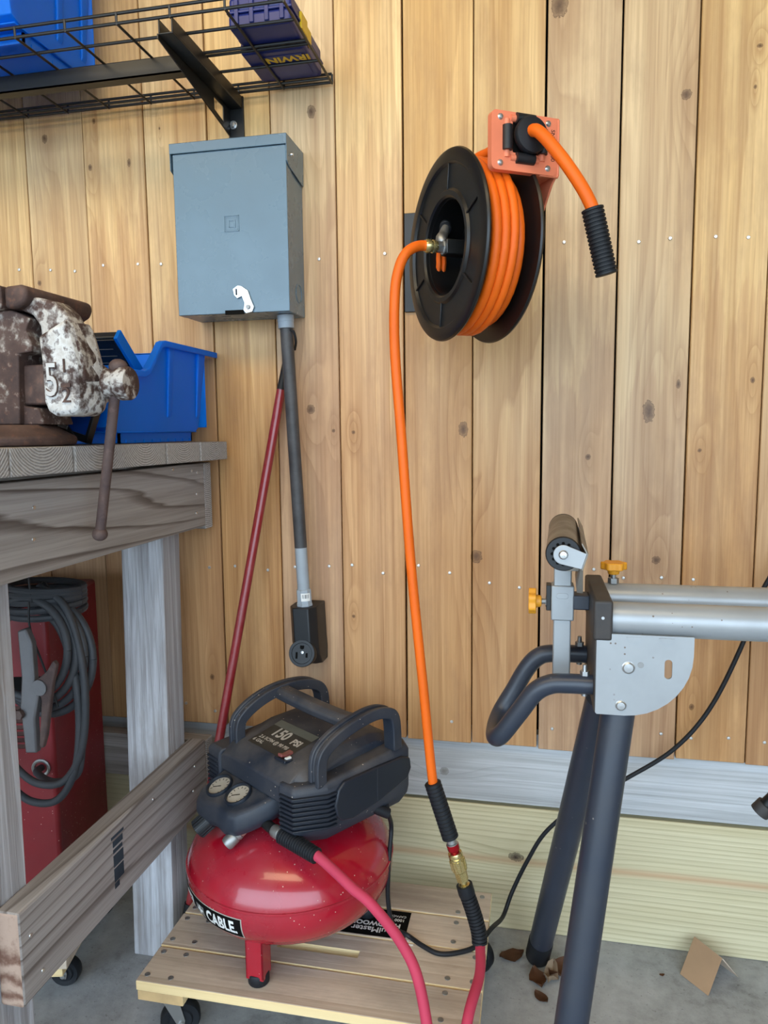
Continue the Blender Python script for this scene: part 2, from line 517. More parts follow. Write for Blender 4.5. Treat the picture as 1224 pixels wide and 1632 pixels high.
M['treated'] = wood('treated_pine', lin('#d6ccaa'), lin('#c9bd97'), lin('#908460'), 'X', lines=5, cross=85, ringmix=0.55, fibre=0.25, rough=0.65, tint=0.0, spec=0.35, thin=0.5, wob=0.9, bumps=0.3,
                    marks=[(-0.031, 0.174, 0.016, 0.010)], knot='#2c1a12', streak=(0.165, 0.014, lin('#b98f6c')))
M['greypost'] = wood('weathered_post', lin('#cfd0d4'), lin('#b4b5ba'), lin('#7c7674'), 'Z', lines=9, cross=45, ringmix=0.35, fibre=0.75, rough=0.85, tint=0.05, spec=0.2, bumps=1.0,
                     blotch=lin('#85796e'), blotch_amt=0.6)
M['greybrown_y'] = wood('weathered_rail', lin('#aba6a3'), lin('#9a948f'), lin('#453730'), 'Y', lines=9, cross=38, ringmix=0.85, fibre=0.35, rough=0.75, tint=0.03, spec=0.25, thin=0.72, bumps=0.6, wob=1.2)
M['greybrown_x'] = wood('weathered_board', lin('#a29d99'), lin('#8f8983'), lin('#564c45'), 'X', lines=9, cross=38, ringmix=0.6, fibre=0.5, rough=0.78, tint=0.06, spec=0.25, thin=0.7, bumps=0.6)
M['dolly'] = wood('dolly_hardwood', lin('#d6c8b6'), lin('#c6b6a2'), lin('#94806a'), 'X', lines=7, cross=25, ringmix=0.3, fibre=0.35, rough=0.6, tint=0.05, spec=0.35, blotch=lin('#8b7d70'), blotch_amt=0.6)
M['dolly_edge'] = wood('dolly_raw_edge', lin('#f0dcae'), lin('#e6cc98'), lin('#c9a56c'), 'X', lines=5, cross=60, ringmix=0.3, fibre=0.25, rough=0.65, tint=0.02, spec=0.3)
M['endgrain'] = endgrain('grey_end_grain', lin('#b2b1b1'), lin('#7f7d7c'), scale=75)
M['endgrain_brown'] = endgrain('brown_end_grain', lin('#a08878'), lin('#66483a'), scale=45)
M['chip'] = solid('raw_block_end', '#cfae7c', 0.85, vary=0.15, grain=0.5, gscale=200)
M['black_metal'] = solid('black_powder_coat', '#141516', 0.42, spec=0.5)
M['black_plastic'] = solid('black_plastic', '#16191d', 0.45, spec=0.45)
M['black_rubber'] = solid('black_rubber', '#171a1f', 0.55, spec=0.35)
M['reel_black'] = solid('reel_black_steel', '#0e0f11', 0.38, spec=0.5)
M['orange_rubber'] = solid('orange_hose_rubber', '#e8660f', 0.5, spec=0.35)
M['orange_paint'] = solid('coral_orange_paint', '#e6825f', 0.42, spec=0.4)
M['box_grey'] = solid('panel_grey_enamel', '#60798a', 0.28, spec=0.5, vary=0.03)
M['pvc'] = solid('grey_pvc', '#9aa3ab', 0.45, spec=0.4)
M['pvc_dirty'] = solid('blackened_pvc', '#39383a', 0.5, dust='#77797c', dust_amt=0.7, dust_scale=26)
M['zinc'] = solid('zinc_steel', '#c8cacb', 0.3, metal=0.9)
M['dull_steel'] = solid('dull_steel', '#9a9a98', 0.45, metal=0.8)
M['brass'] = solid('brass', '#d8c78c', 0.25, metal=0.9)
M['red_anod'] = solid('red_anodised', '#a8121f', 0.22, metal=0.5)
M['pole_red'] = solid('worn_red_lacquer', '#8a1f24', 0.3, coat=0.4, dust='#aa8888', dust_amt=0.25, dust_scale=40)
M['tank_red'] = solid('glossy_red_tank', '#a80f26', 0.22, coat=0.6, dust='#86606a', dust_amt=0.38, dust_scale=5, speck='#d8c0b0', speck_amt=0.05, speck_scale=230)
M['shroud'] = solid('dusty_black_shroud', '#242b37', 0.5, spec=0.45, dust='#766d64', dust_amt=0.6, dust_scale=10, speck='#cdbba5', speck_amt=0.04, speck_scale=220)
M['shroud_clean'] = solid('black_shroud_panel', '#1d232d', 0.4, spec=0.45)
M['label_black'] = solid('faded_black_label', '#26241f', 0.5, dust='#6a6358', dust_amt=0.4)
M['label_band'] = solid('grey_label_band', '#5f6058', 0.5, vary=0.1)
M['white'] = solid('white_print', '#e4e4e0', 0.5, vary=0.02)
M['faded_white'] = solid('dusty_print', '#b9b2a6', 0.6, vary=0.1)
M['grey_print'] = solid('silver_print', '#7f7f7c', 0.4, metal=0.3)
M['dial'] = solid('gauge_dial', '#b3aa9a', 0.4, vary=0.1)
M['switch'] = solid('faded_red_switch', '#7d332d', 0.5, dust='#9a8f86', dust_amt=0.4)
M['red_rubber'] = solid('red_rubber_hose', '#bf3853', 0.6, spec=0.3, dust='#a05060', dust_amt=0.3)
M['blue_plastic'] = solid('blue_polypropylene', (0.002, 0.22, 0.86, 1), 0.42, spec=0.35, vary=0.02)
_nt = M['blue_plastic'].node_tree          # thin polypropylene lets light through
_tr = _nt.nodes.new('ShaderNodeBsdfTranslucent'); _tr.inputs[0].default_value = (0.003, 0.38, 1.0, 1)
_mx = _nt.nodes.new('ShaderNodeMixShader'); _mx.inputs[0].default_value = 0.42
_nt.links.new(_nt.nodes['Principled BSDF'].outputs[0], _mx.inputs[1]); _nt.links.new(_tr.outputs[0], _mx.inputs[2])
_nt.links.new(_mx.outputs[0], _nt.nodes['Material Output'].inputs[0])
M['navy_plastic'] = solid('navy_case_plastic', '#1d2a6e', 0.4, spec=0.45)
M['yellow'] = solid('yellow_latch', '#d7b51d', 0.4)
M['yellow_print'] = solid('yellow_print', '#d8b62e', 0.5)
M['stand_grey'] = solid('silver_grey_paint', '#a3a7aa', 0.38, metal=0.35, speck='#6e6258', speck_amt=0.06, speck_scale=160)
M['stand_black'] = solid('black_tube_paint', '#2b323f', 0.38, spec=0.5, dust='#5d5a58', dust_amt=0.3, dust_scale=14, speck='#8a8580', speck_amt=0.05, speck_scale=120)
M['stand_cap'] = solid('dusty_end_cap', '#2c2a2a', 0.55, dust='#7a6d62', dust_amt=0.6, dust_scale=14)
M['knob_orange'] = solid('amber_knob', '#e39a22', 0.45, dust='#b87a3a', dust_amt=0.4, dust_scale=30)
M['roller'] = solid('dusty_roller_steel', '#8b857c', 0.42, metal=0.6, dust='#6e6152', dust_amt=0.7, dust_scale=12)
M['rust'] = rusty('brown_rust')
M['rust_paint'] = rusty('flaking_white_paint', '#cfd0cf', 0.045)
M['rust_paint_mid'] = rusty('half_flaked_white_paint', '#c8c6c2', -0.005)
M['rust_paint_thin2'] = rusty('rust_with_grey_paint', '#a9a59c', -0.05)
M['rust_paint_thin'] = rusty('rust_with_paint_remains', '#c2bdb0', -0.08)
M['paint_chip'] = solid('old_white_paint', '#c6c6c4', 0.6, vary=0.12, dust='#8a5c44', dust_amt=0.5, dust_scale=60)
M['clamp'] = solid('worn_clamp_metal', '#77777a', 0.5, metal=0.6, dust='#5d5148', dust_amt=0.5, dust_scale=30)
M['rust_bar'] = rusty('dark_rusted_bar', None, rust='#5b4a45', rust2='#46393a', bright='#75605a')
M['welder_red'] = solid('dull_red_paint', '#7a1b22', 0.4, spec=0.35, dust='#6d5a52', dust_amt=0.3, speck='#c8a8a0', speck_amt=0.03)
M['welder_vent'] = solid('dusty_louvre', '#4d2f2c', 0.7, dust='#7a665a', dust_amt=0.6)
M['cable'] = solid('grey_black_cable', '#33363b', 0.55, spec=0.35, dust='#6a6662', dust_amt=0.35)
M['card'] = solid('brown_cardboard', '#a98a6c', 0.85, spec=0.15, vary=0.05)
M['card_edge'] = solid('pale_board_edge', '#c9b7a4', 0.9, spec=0.1)
M['leaf'] = solid('dry_leaf', '#5d3c26', 0.7, spec=0.25, vary=0.25)
M['leaf_pale'] = solid('pale_dry_leaf', '#98826a', 0.75, spec=0.2, vary=0.2)
M['ink'] = solid('faded_ink', '#3d4650', 0.8, spec=0.1, vary=0.2)
M['dark'] = solid('dark_void', '#0c0b0a', 0.8, spec=0.1)
M['nail'] = solid('bright_nail_head', '#dcdcda', 0.35, metal=0.7)
M['smoke_lid'] = solid('smoked_lid', '#1b2230', 0.15, spec=0.5)
M['roof'] = solid('roof_boards', '#a58e70', 0.8, vary=0.1)
M['gravel'] = solid('pale_driveway', '#b9b3a8', 0.9, vary=0.12, grain=0.5, gscale=60)

def concrete():
    m, nt, p = new_mat('stained_concrete')
    v = coords(nt, (1, 1, 1), rnd=False)
    a = noise(nt, v, 3.2, 6, 0.65); b = noise(nt, v, 26, 6, 0.7); c = noise(nt, v, 140, 4, 0.6)
    f = math_n(nt, 'ADD', math_n(nt, 'MULTIPLY', a, 0.55), math_n(nt, 'MULTIPLY', b, 0.45))
    col = ramp(nt, f, [(0.36, lin('#777777')), (0.46, lin('#979898')), (0.62, lin('#adaeaf'))])
    col = mixc(nt, math_n(nt, 'MULTIPLY', ramp(nt, c, [(0.62, 0.0), (0.74, 1.0)]), 0.6), col, lin('#55504b'))
    nt.links.new(col, p.inputs['Base Color'])
    p.inputs['Roughness'].default_value = 0.72
    bump(nt, p, math_n(nt, 'ADD', b, math_n(nt, 'MULTIPLY', c, 0.5)), 0.35, 0.002)
    return m
M['concrete'] = concrete()

# ------------------------------------------------------------------ the setting
b = B(); b.box((-3.4, -3.6, -0.12), (3.2, 0.10, 0.0)); b.build('floor', M['concrete'], kind='structure', smooth=0)
b = B(); b.box((-9, -14, -0.2), (9, -3.6, -0.03)); b.build('driveway', M['gravel'], kind='structure', smooth=0)
b = B(); b.box((-3.4, -3.5, 2.62), (3.2, 0.16, 2.70)); b.build('ceiling', M['roof'], kind='structure', smooth=0)
b = B(); b.box((-3.46, -3.6, -0.12), (-3.4, 0.16, 2.62)); b.build('wall_left', M['roof'], kind='structure', smooth=0)
b = B(); b.box((3.2, -3.6, -0.12), (3.26, 0.16, 2.62)); b.build('wall_right', M['roof'], kind='structure', smooth=0)
b = B(); b.box((-3.4, 0.045, 0.2), (3.2, 0.10, 2.62))
wall = b.build('wall_back', M['dark'], kind='structure', smooth=0)

EDGE = [-3.39, -3.27, -3.13, -2.985, -2.84, -2.70, -2.56, -2.415, -2.27, -2.13, -1.985, -1.843, -1.70, -1.56, -1.418, -1.276, -1.134, -0.988, -0.841, -0.694, -0.551, -0.411, -0.270, -0.128, 0.012, 0.152, 0.289, 0.422,
        0.562, 0.70, 0.84, 0.98, 1.12, 1.26, 1.40, 1.54, 1.68, 1.82, 1.96, 2.10, 2.24, 2.38, 2.52, 2.66, 2.80, 2.94, 3.08, 3.19]
GAP = {-0.270: .0042, 0.012: .0045, 0.152: .004, 0.289: .003, -0.694: .004}
for i in range(len(EDGE) - 1):
    x0, x1 = EDGE[i], EDGE[i + 1]
    g0, g1 = GAP.get(x0, .0022) / 2, GAP.get(x1, .0022) / 2
    y = random.uniform(-0.0012, 0.0012)
    z0 = 0.4365 + random.uniform(-0.003, 0.003)
    b = B(); b.box((x0 + g0, y, z0), (x1 - g1, 0.0165, 2.61))
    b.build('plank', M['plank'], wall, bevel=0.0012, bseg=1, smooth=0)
b = B(); b.box((-3.39, 0.0168, 0.298), (3.19, 0.045, 0.46))
b.build('trim_1', M['sill'], bevel=0.001, bseg=1, smooth=0, kind='structure')
b = B(); b.box((-3.39, 0.0185, 0.0005), (3.19, 0.055, 0.289))
b.build('baseboard_back', M['treated'], bevel=0.003, bseg=2, smooth=0, kind='structure')

NAILS = [(-1.168, 1.491), (-1.087, 1.486), (-1.025, 1.48), (-0.953, 1.489), (-0.868, 1.487), (-0.812, 1.484), (-0.45, 1.474), (0.05, 1.478), (0.19, 1.47), (0.247, 1.473), (0.328, 1.471), (0.385, 1.466), (-0.309, 1.477),
         (-0.725, 0.808), (-0.662, 0.813), (-0.584, 0.806), (-0.52, 0.815), (-0.441, 0.819), (-0.389, 0.823), (-0.32, 0.807), (-0.242, 0.826), (-0.175, 0.812), (-0.091, 0.793), (-0.029, 0.785), (0.12, 0.828), (0.178, 0.812), (0.251, 0.815), (0.311, 0.813),
         (-0.797, 0.482), (-0.724, 0.468), (-0.171, 0.483), (-0.087, 0.479), (0.042, 0.483), (0.26, 0.489), (0.318, 0.484), (0.389, 0.49), (0.456, 0.486)]
b = B(); b.lathe([(0.0005, 0.0016), (0.0028, 0.0013), (0.0036, 0.0), (0.0034, -0.002), (0.0005, -0.002)], Matrix.Translation((NAILS[0][0], -0.0012, NAILS[0][1])) @ Matrix.Rotation(R(90), 4, 'X'), seg=10)
n0 = b.build('nail_head', M['nail'], wall, smooth=50)
for (x, z) in NAILS[1:]:
    mw = WM[n0].copy(); mw.translation = WM[n0].translation + Vector((x - NAILS[0][0], 0, z - NAILS[0][1]))
    copy_part(n0, wall, mw)

# ------------------------------------------------------------------ workbench
bench = thing('workbench', 'weathered grey timber workbench with thick plank top, vise mounted on its near corner', 'workbench', (-1.2, -0.4, 0))
def topz(y): return 1.0972 - 0.0045 * (y + 0.70)
BY = [-0.835, -0.699, -0.566, -0.4305, -0.2915, -0.1565, -0.028]
for i in range(6):
    y0, y1 = BY[i] + 0.001, BY[i + 1] - 0.001
    xr = -0.662 + [0.0, 0.0, 0.002, -0.001, 0.001, 0.003][i]
    a0, a1 = topz(y0), topz(y1); t = 0.0385
    b = B(); b.hexa([(-1.9, y0, a0 - t), (xr, y0, a0 - t), (xr, y1, a1 - t), (-1.9, y1, a1 - t), (-1.9, y0, a0), (xr, y0, a0), (xr, y1, a1), (-1.9, y1, a1)])
    o = b.build('top_board', [M['greybrown_x'], M['endgrain']], bench, bevel=0.002, bseg=2, smooth=0)
    for p in o.data.polygons:
        if abs(p.normal.x) > 0.9: p.material_index = 1
def timber(name, lo, hi, mat, end, ax, parent=bench, bevel=0.0025, shear=None):
    b = B(); b.box(lo, hi)
    if shear:
        for v in b.bm.verts:
            if v.co.z < (lo[2] + hi[2]) / 2: v.co += Vector(shear)
    o = b.build(name, [M[mat], M[end]], parent, bevel=bevel, bseg=2, smooth=0)
    for p in o.data.polygons:
        if abs(p.normal[ax]) > 0.9: p.material_index = 1
    return o
apr = timber('side_apron', (-0.738, -0.80, 0.912), (-0.700, -0.062, 1.049), 'greybrown_y', 'endgrain_brown', 1)
timber('back_apron', (-1.88, -0.0615, 0.905), (-0.7005, -0.026, 1.049), 'greybrown_x', 'endgrain', 0)
timber('front_apron', (-1.88, -0.835, 0.912), (-0.70, -0.8005, 1.049), 'greybrown_x', 'endgrain', 0)
leg = timber('leg', (-0.832, -0.178, 0.0), (-0.7385, -0.1055, 1.045), 'greypost', 'endgrain', 2, shear=(0.0, -0.034, 0))
timber('leg', (-0.830, -0.712, 0.0), (-0.7385, -0.622, 1.05), 'greypost', 'endgrain', 2, shear=(0, -0.012, 0))
timber('leg', (-1.88, -0.178, 0.0), (-1.79, -0.1055, 1.045), 'greypost', 'endgrain', 2)
timber('leg', (-1.88, -0.712, 0.0), (-1.79, -0.622, 1.05), 'greypost', 'endgrain', 2)
rail = timber('side_rail', (-0.738, -0.698, 0.304), (-0.700, -0.1045, 0.447), 'greybrown_y', 'endgrain_brown', 1, bevel=0.004)
timber('back_rail', (-1.88, -0.1035, 0.345), (-0.7005, -0.068, 0.442), 'greybrown_x', 'endgrain', 0)
# nail heads of the apron and rail, the ink stamp
def dot(name, p, nrm, r, mat, parent, seg=10, h=0.0012):
    b = B(); b.cyl(Vector(p) - Vector(nrm) * 0.001, Vector(p) + Vector(nrm) * h, r, r * 0.8, seg)
    return b.build(name, mat, parent, smooth=40)
for (y, z) in [(-0.61, 1.01), (-0.615, 0.965), (-0.12, 1.035), (-0.095, 1.03), (-0.10, 0.985), (-0.105, 0.945), (-0.2, 1.042)]:
    dot('nail_head', (-0.700, y, z), (1, 0, 0), 0.0036, M['zinc'], apr)
for (y, z) in [(-0.675, 0.40), (-0.655, 0.33), (-0.33, 0.425), (-0.16, 0.41), (-0.17, 0.36)]:
    dot('nail_head', (-0.700, y, z), (1, 0, 0), 0.0036, M['zinc'], rail)
b = B()
for k, (z0, z1, y0, y1) in enumerate([(0.423, 0.428, -0.470, -0.432), (0.408, 0.419, -0.466, -0.436), (0.397, 0.404, -0.466, -0.438), (0.372, 0.393, -0.466, -0.436), (0.345, 0.369, -0.466, -0.437), (0.333, 0.343, -0.466, -0.452)]):
    b.box((-0.7003, y0, z0), (-0.6996, y1, z1))
b.build('ink_stamp', M['ink'], rail, smooth=0, label='faded dark ink lumber stamp')

# ------------------------------------------------------------------ bench vise
VX, VZ, VS = -0.6596, 1.0966, 0.000877          # drawing origin and scale of the castings
vise = thing('bench_vise', 'large rusty bench vise with flaking white paint on its front jaw', 'vise', (-0.74, -0.54, 1.098))
def V(pts): return [(VX + (x - 95) * VS, VZ + (712 - y) * VS) for x, y in pts]
b = B()
b.lathe([(0.001, 1.0975), (0.098, 1.0975), (0.101, 1.101), (0.101, 1.110), (0.070, 1.1275), (0.001, 1.1275)], Matrix.Translation((-0.770, -0.576, 0)), 48)
b.build('swivel_base', M['rust'], vise, bevel=0.004, label='rusted swivel base')
b = B()
b.prism(V([(-60, 459), (14, 457), (17, 461), (17, 490), (12, 494), (-60, 496)]), -0.612, -0.458)
b.prism(V([(-95, 494), (22, 494), (38, 500), (55, 508), (46, 526), (56, 550), (54, 560), (30, 563), (28, 600), (24, 676), (-95, 676)]), -0.600, -0.490)
b.prism(V([(10, 643), (52, 650), (60, 676), (10, 677)]), -0.590, -0.52)
b.build('fixed_jaw', M['rust_paint_thin2'], vise, bevel=0.006, bseg=3)
b = B(); b.prism(V([(24, 580), (84, 579), (84, 644), (24, 644)]), -0.588, -0.510)
b.build('slide_bar', M['rust'], vise, bevel=0.003)
b = B()
b.prism(V([(21, 459), (50, 457), (62, 461), (64, 474), (58, 486), (44, 493), (21, 494)]), -0.612, -0.458)
b.build('movable_jaw_head', M['rust'], vise, bevel=0.007, bseg=3)
b = B()
nk = [(30, 491), (62, 474), (96, 482), (116, 500), (128, 524), (141, 570), (145, 610), (76, 610), (74, 560), (70, 520), (58, 503)]
b.loft([[(x, y, z) for x, z in V(nk)] for y in (-0.598, -0.562)] + [[(x - 0.05, -0.475, z) for x, z in V(nk)]])
b.build('jaw_neck', M['rust_paint_mid'], vise, bevel=0.005, bseg=3)
b = B()
lay = [(72, 536), (120, 512), (126, 524), (133, 552), (140, 584), (141, 640), (136, 656), (126, 663), (94, 664), (82, 657), (76, 642), (75, 572)]
def ring_(y, sh, s):
    P = V(lay); cx = VX + (108 - 95) * VS; cz_ = VZ + 120 * VS
    return [(cx + (x - cx) * s - sh, y, cz_ + (z - cz_) * s) for x, z in P]
b.loft([ring_(-0.606, 0, 0.92), ring_(-0.601, 0, 1.0), ring_(-0.552, -0.004, 1.0), ring_(-0.490, 0.03, 0.92)])
mj = b.build('movable_jaw', M['rust_paint'], vise, bevel=0.003, bseg=2, label='movable jaw with flaking white paint')
def TXZ(x, y, z): return Matrix.Translation((x, y, z)) @ Matrix.Rotation(R(90), 4, 'X')
vx = lambda px, py: (VX + (px - 95) * VS, VZ + (712 - py) * VS)
for nm, px, py, ch, sz, wp in (('number_five', 94, 609, '5', 0.066, 0.68), ('number_one', 117, 586, '1', 0.027, 1.0), ('number_two', 118, 632, '2', 0.030, 1.0), ('fraction_bar', 118, 610, '-', 0.060, 1.0)):
    x, z = vx(px, py)
    text(nm, ch, sz, M['rust'], mj, TXZ(x, -0.6068, z), depth=0.0010, bold=0.0012 if ch == '5' else 0.0, warp=wp)
    if ch == '5': text(nm, ch, sz, M['paint_chip'], mj, TXZ(x, -0.6080, z), depth=0.0012, bold=0.0, warp=wp)
# screw head and handle
SY = -0.540
b = B(); T = Matrix.Translation((-0.6290, SY, 1.1865)) @ Matrix.Rotation(R(90), 4, 'Y')
b.lathe([(0.001, -0.01), (0.028, -0.01), (0.0295, 0.002), (0.0265, 0.006), (0.0225, 0.009), (0.0215, 0.028), (0.0245, 0.034), (0.0245, 0.047), (0.0225, 0.050), (0.001, 0.050)], T, seg=28)
b.build('screw_head', M['rust_paint_mid'], vise, smooth=28)
hb = Vector((-0.6385, -0.547, 0.964)); ht = Vector((-0.5990, -0.541, 1.207))
b = B(); b.cyl(hb, ht, 0.0075, 0.0075, 16)
hd = b.build('handle_bar', M['rust_bar'], vise)
b = B(); b.ball(hb, 0.0115, sc=(1, 1, 0.9)); b.build('handle_end', M['rust_bar'], hd)
b = B(); b.ball(ht + Vector((0.001, 0, 0.004)), 0.0125, sc=(1.1, 1, 0.9)); b.build('handle_end', M['rust_bar'], hd)

# ------------------------------------------------------------------ stacking bins
def stack_bin(name, label, xr, yr, zb, ln, h, w, low, ribs):
    """xr right side at the rim, yr rear wall, zb underside; ln length, h height, w width"""
    t = thing(name, label, 'storage bin', (xr - w / 2, yr - ln / 2, zb))
    yf = yr - ln
    zt, z0 = zb + h, zb + 0.018
    side = [(yr - 0.030, z0 + 0.010), (yr - 0.045, z0), (yf + 0.045, z0), (yf + 0.02, z0 + 0.012), (yf, zb + low), (yf + 0.30 * ln, zb + low), (yf + 0.34 * ln, zb + low + 0.004), (yf + 0.47 * ln, zt - 0.004), (yf + 0.50 * ln, zt), (yr, zt)]
    b = B()
    def taper(z): return 0.010 * (1 - (z - zb) / h)
    for sgn, xx in ((1, xr), (-1, xr - w)):
        o_, i_ = [], []
        for y, z in side:
            xo = xx - sgn * taper(z)
            o_.append((xo, y, z)); i_.append((xo - sgn * 0.0028, y, z))
        b.loft([o_, i_])
    b.box((xr - w + 0.003, yr - 0.004, z0 + 0.01), (xr - 0.003, yr - 0.001, zt))                # rear wall
    b.box((xr - w + 0.008, yf + 0.03, z0), (xr - 0.008, yr - 0.04, z0 + 0.003))
    b.hexa([(xr - w + 0.006, yf + 0.02, z0 + 0.01), (xr - 0.006, yf + 0.02, z0 + 0.01), (xr - 0.006, yf + 0.045, z0), (xr - w + 0.006, yf + 0.045, z0),
            (xr - w + 0.003, yf, zb + low), (xr - 0.003, yf, zb + low), (xr - 0.003, yf + 0.003, zb + low), (xr - w + 0.003, yf + 0.003, zb + low)])
    b.build('shell', M['blue_plastic'], t, bevel=0.0012, bseg=1)
    # rolled rim
    b = B()
    for sgn, xx in ((1, xr), (-1, xr - w)):
        path = [(yf, zb + low), (yf + 0.30 * ln, zb + low), (yf + 0.345 * ln, zb + low + 0.006), (yf + 0.47 * ln, zt - 0.004), (yf + 0.505 * ln, zt), (yr + 0.036, zt)]
        o_ = []
        for y, z in path: o_.append([(xx - sgn * 0.004, y, z), (xx + sgn * 0.010, y, z), (xx + sgn * 0.010, y, z - 0.012), (xx + sgn * 0.0075, y, z - 0.012), (xx + sgn * 0.0075, y, z - 0.004), (xx - sgn * 0.004, y, z - 0.004)])
        b.loft(o_)
    b.box((xr - w, yr - 0.004, zt - 0.004), (xr, yr + 0.036, zt))
    b.box((xr - w, yf - 0.008, zb + low - 0.010), (xr, yf + 0.004, zb + low))
    b.build('rim', M['blue_plastic'], t, bevel=0.0015, bseg=1)
    for y in ribs:
        b = B()
        b.hexa([(xr - 0.012, y - 0.008, z0 + 0.022), (xr - 0.004, y - 0.008, z0 + 0.034), (xr - 0.004, y + 0.008, z0 + 0.034), (xr - 0.012, y + 0.008, z0 + 0.022),
                (xr - 0.005, y - 0.0095, zt - 0.003), (xr + 0.006, y - 0.0095, zt - 0.003), (xr + 0.006, y + 0.0095, zt - 0.003), (xr - 0.005, y + 0.0095, zt - 0.003)])
        b.build('rib', M['blue_plastic'], t, bevel=0.002)
    b = B()
    x0, x1, y0, y1 = xr - w + 0.022, xr - 0.014, yf + 0.06, yr - 0.052
    for lo, hi in (((x1 - 0.004, y0), (x1, y1)), ((x0, y0), (x0 + 0.004, y1)), ((x0, y0), (x1, y0 + 0.004)), ((x0, y1 - 0.004), (x1, y1))):
        b.box((lo[0], lo[1], zb), (hi[0], hi[1], z0 + 0.001))
    n = int((y1 - y0) / 0.03)
    for k in range(n):
        y = y0 + 0.02 + k * 0.03
        if y + .006 < y1: b.box((x1 - 0.001, y, zb - 0.0), (x1 + 0.0015, y + 0.006, zb + 0.006))
    b.build('foot', M['blue_plastic'], t, smooth=0)
    return t
stack_bin('stacking_bin', 'blue plastic stacking bin with cut-down front, on the workbench behind the vise', -0.693, -0.046, 1.0968, 0.385, 0.190, 0.235, 0.128, (-0.205, -0.082))
stack_bin('stacking_bin', 'large blue plastic bin sitting on the wire wall shelf', -0.905, -0.062, 1.8215, 0.27, 0.26, 0.36, 0.16, (-0.175, -0.098))

# cases lying in and before the bench bin
cs = thing('parts_case', 'thin dark parts case with blue edge leaning inside the blue bench bin', 'case', (-0.79, -0.26, 1.118))
T = Matrix.Translation((-0.716, -0.172, 1.121)) @ Matrix.Rotation(R(48.5), 4, 'X')
b = B(); b.box((-0.15, 0, 0), (0.0, 0.016, 0.240), T); csh = b.build('case_shell', M['black_plastic'], cs, bevel=0.003)
b = B(); b.box((-0.003, -0.004, 0.0), (0.004, 0.018, 0.241), T); b.build('edge_strip', M['blue_plastic'], csh, bevel=0.001, label='blue edge strip')
b = B(); b.box((-0.146, -0.0025, 0.004), (-0.005, 0.0006, 0.236), T); b.build('dark_lid', M['smoke_lid'], cs, bevel=0.001)
for k in range(3):
    b = B(); b.box((-0.10, -0.0030, 0.215 - k * 0.016), (-0.016, -0.0022, 0.2165 - k * 0.016), T); b.build('lid_line', M['grey_print'], cs)
cs2 = thing('organizer_case', 'flat black organizer case tilted on the bench beneath the vise jaw', 'case', (-0.76, -0.50, 1.098))
T = Matrix.Translation((-0.715, -0.4475, 1.0975)) @ Matrix.Rotation(R(18), 4, 'Y') @ Matrix.Rotation(R(-6), 4, 'X')
b = B(); b.box((-0.16, -0.008, 0.0), (0.0, 0.008, 0.012), T); b.box((-0.006, -0.008, 0.0), (0.0, 0.008, 0.085), T); b.box((-0.16, -0.008, 0.0), (-0.154, 0.008, 0.085), T); b.box((-0.16, -0.008, 0.08), (0, 0.008, 0.086), T)
b.build('case_frame', M['black_plastic'], cs2, bevel=0.001)
b = B(); b.box((-0.155, -0.004, 0.01), (-0.005, 0.004, 0.081), T); b.build('tinted_panel', solid('tinted_blue_panel', '#0e3d8f', 0.2), cs2)
b = B(); b.prism([(-0.13, 0.0), (-0.012, 0.0), (-0.055, 0.03), (-0.13, 0.055)], -0.0135, -0.0085, 'XZ', T); b.build('corner_guard', M['black_plastic'], cs2, bevel=0.001)
b = B(); b.box((-0.052, -0.016, 0.012), (-0.036, -0.0134, 0.018), T); b.build('latch', M['zinc'], cs2, label='small bright latch')

# ------------------------------------------------------------------ wire shelf with its bins
SZ = 1.815
sh = thing('wire_shelf', 'black wire wall shelf on a steel bracket above the grey electrical box', 'shelf', (-1.1, -0.16, SZ))
XL, XR = -1.82, -0.412
WY = [(-0.302, 0), (-0.302, 0.016), (-0.246, 0), (-0.178, 0), (-0.166, 0), (-0.104, 0), (-0.032, 0), (-0.014, 0), (-0.014, 0.016)]
for k, (y, dz) in enumerate(WY):
    b = B(); b.cyl((XL, y, SZ + dz), (XR, y, SZ + dz), 0.0028, seg=8); b.build('long_wire', M['black_metal'], sh)
b = B(); b.tube([(XR - 0.014 * 100 * 0 - 0.0986 * 0, -0.304, SZ + 0.016), (XR, -0.304, SZ - 0.001), (XR, -0.012, SZ - 0.001), (XR, -0.012, SZ + 0.016)], 0.0024, 8)
c0 = b.build('cross_wire', M['black_metal'], sh)
for k in range(1, 15):
    mw = WM[c0].copy(); mw.translation = mw.translation + Vector((-0.0995 * k - 0.003, 0, 0)); copy_part(c0, sh, mw)
def bracket(x, first=None):
    if first is not None: return first
bk = []
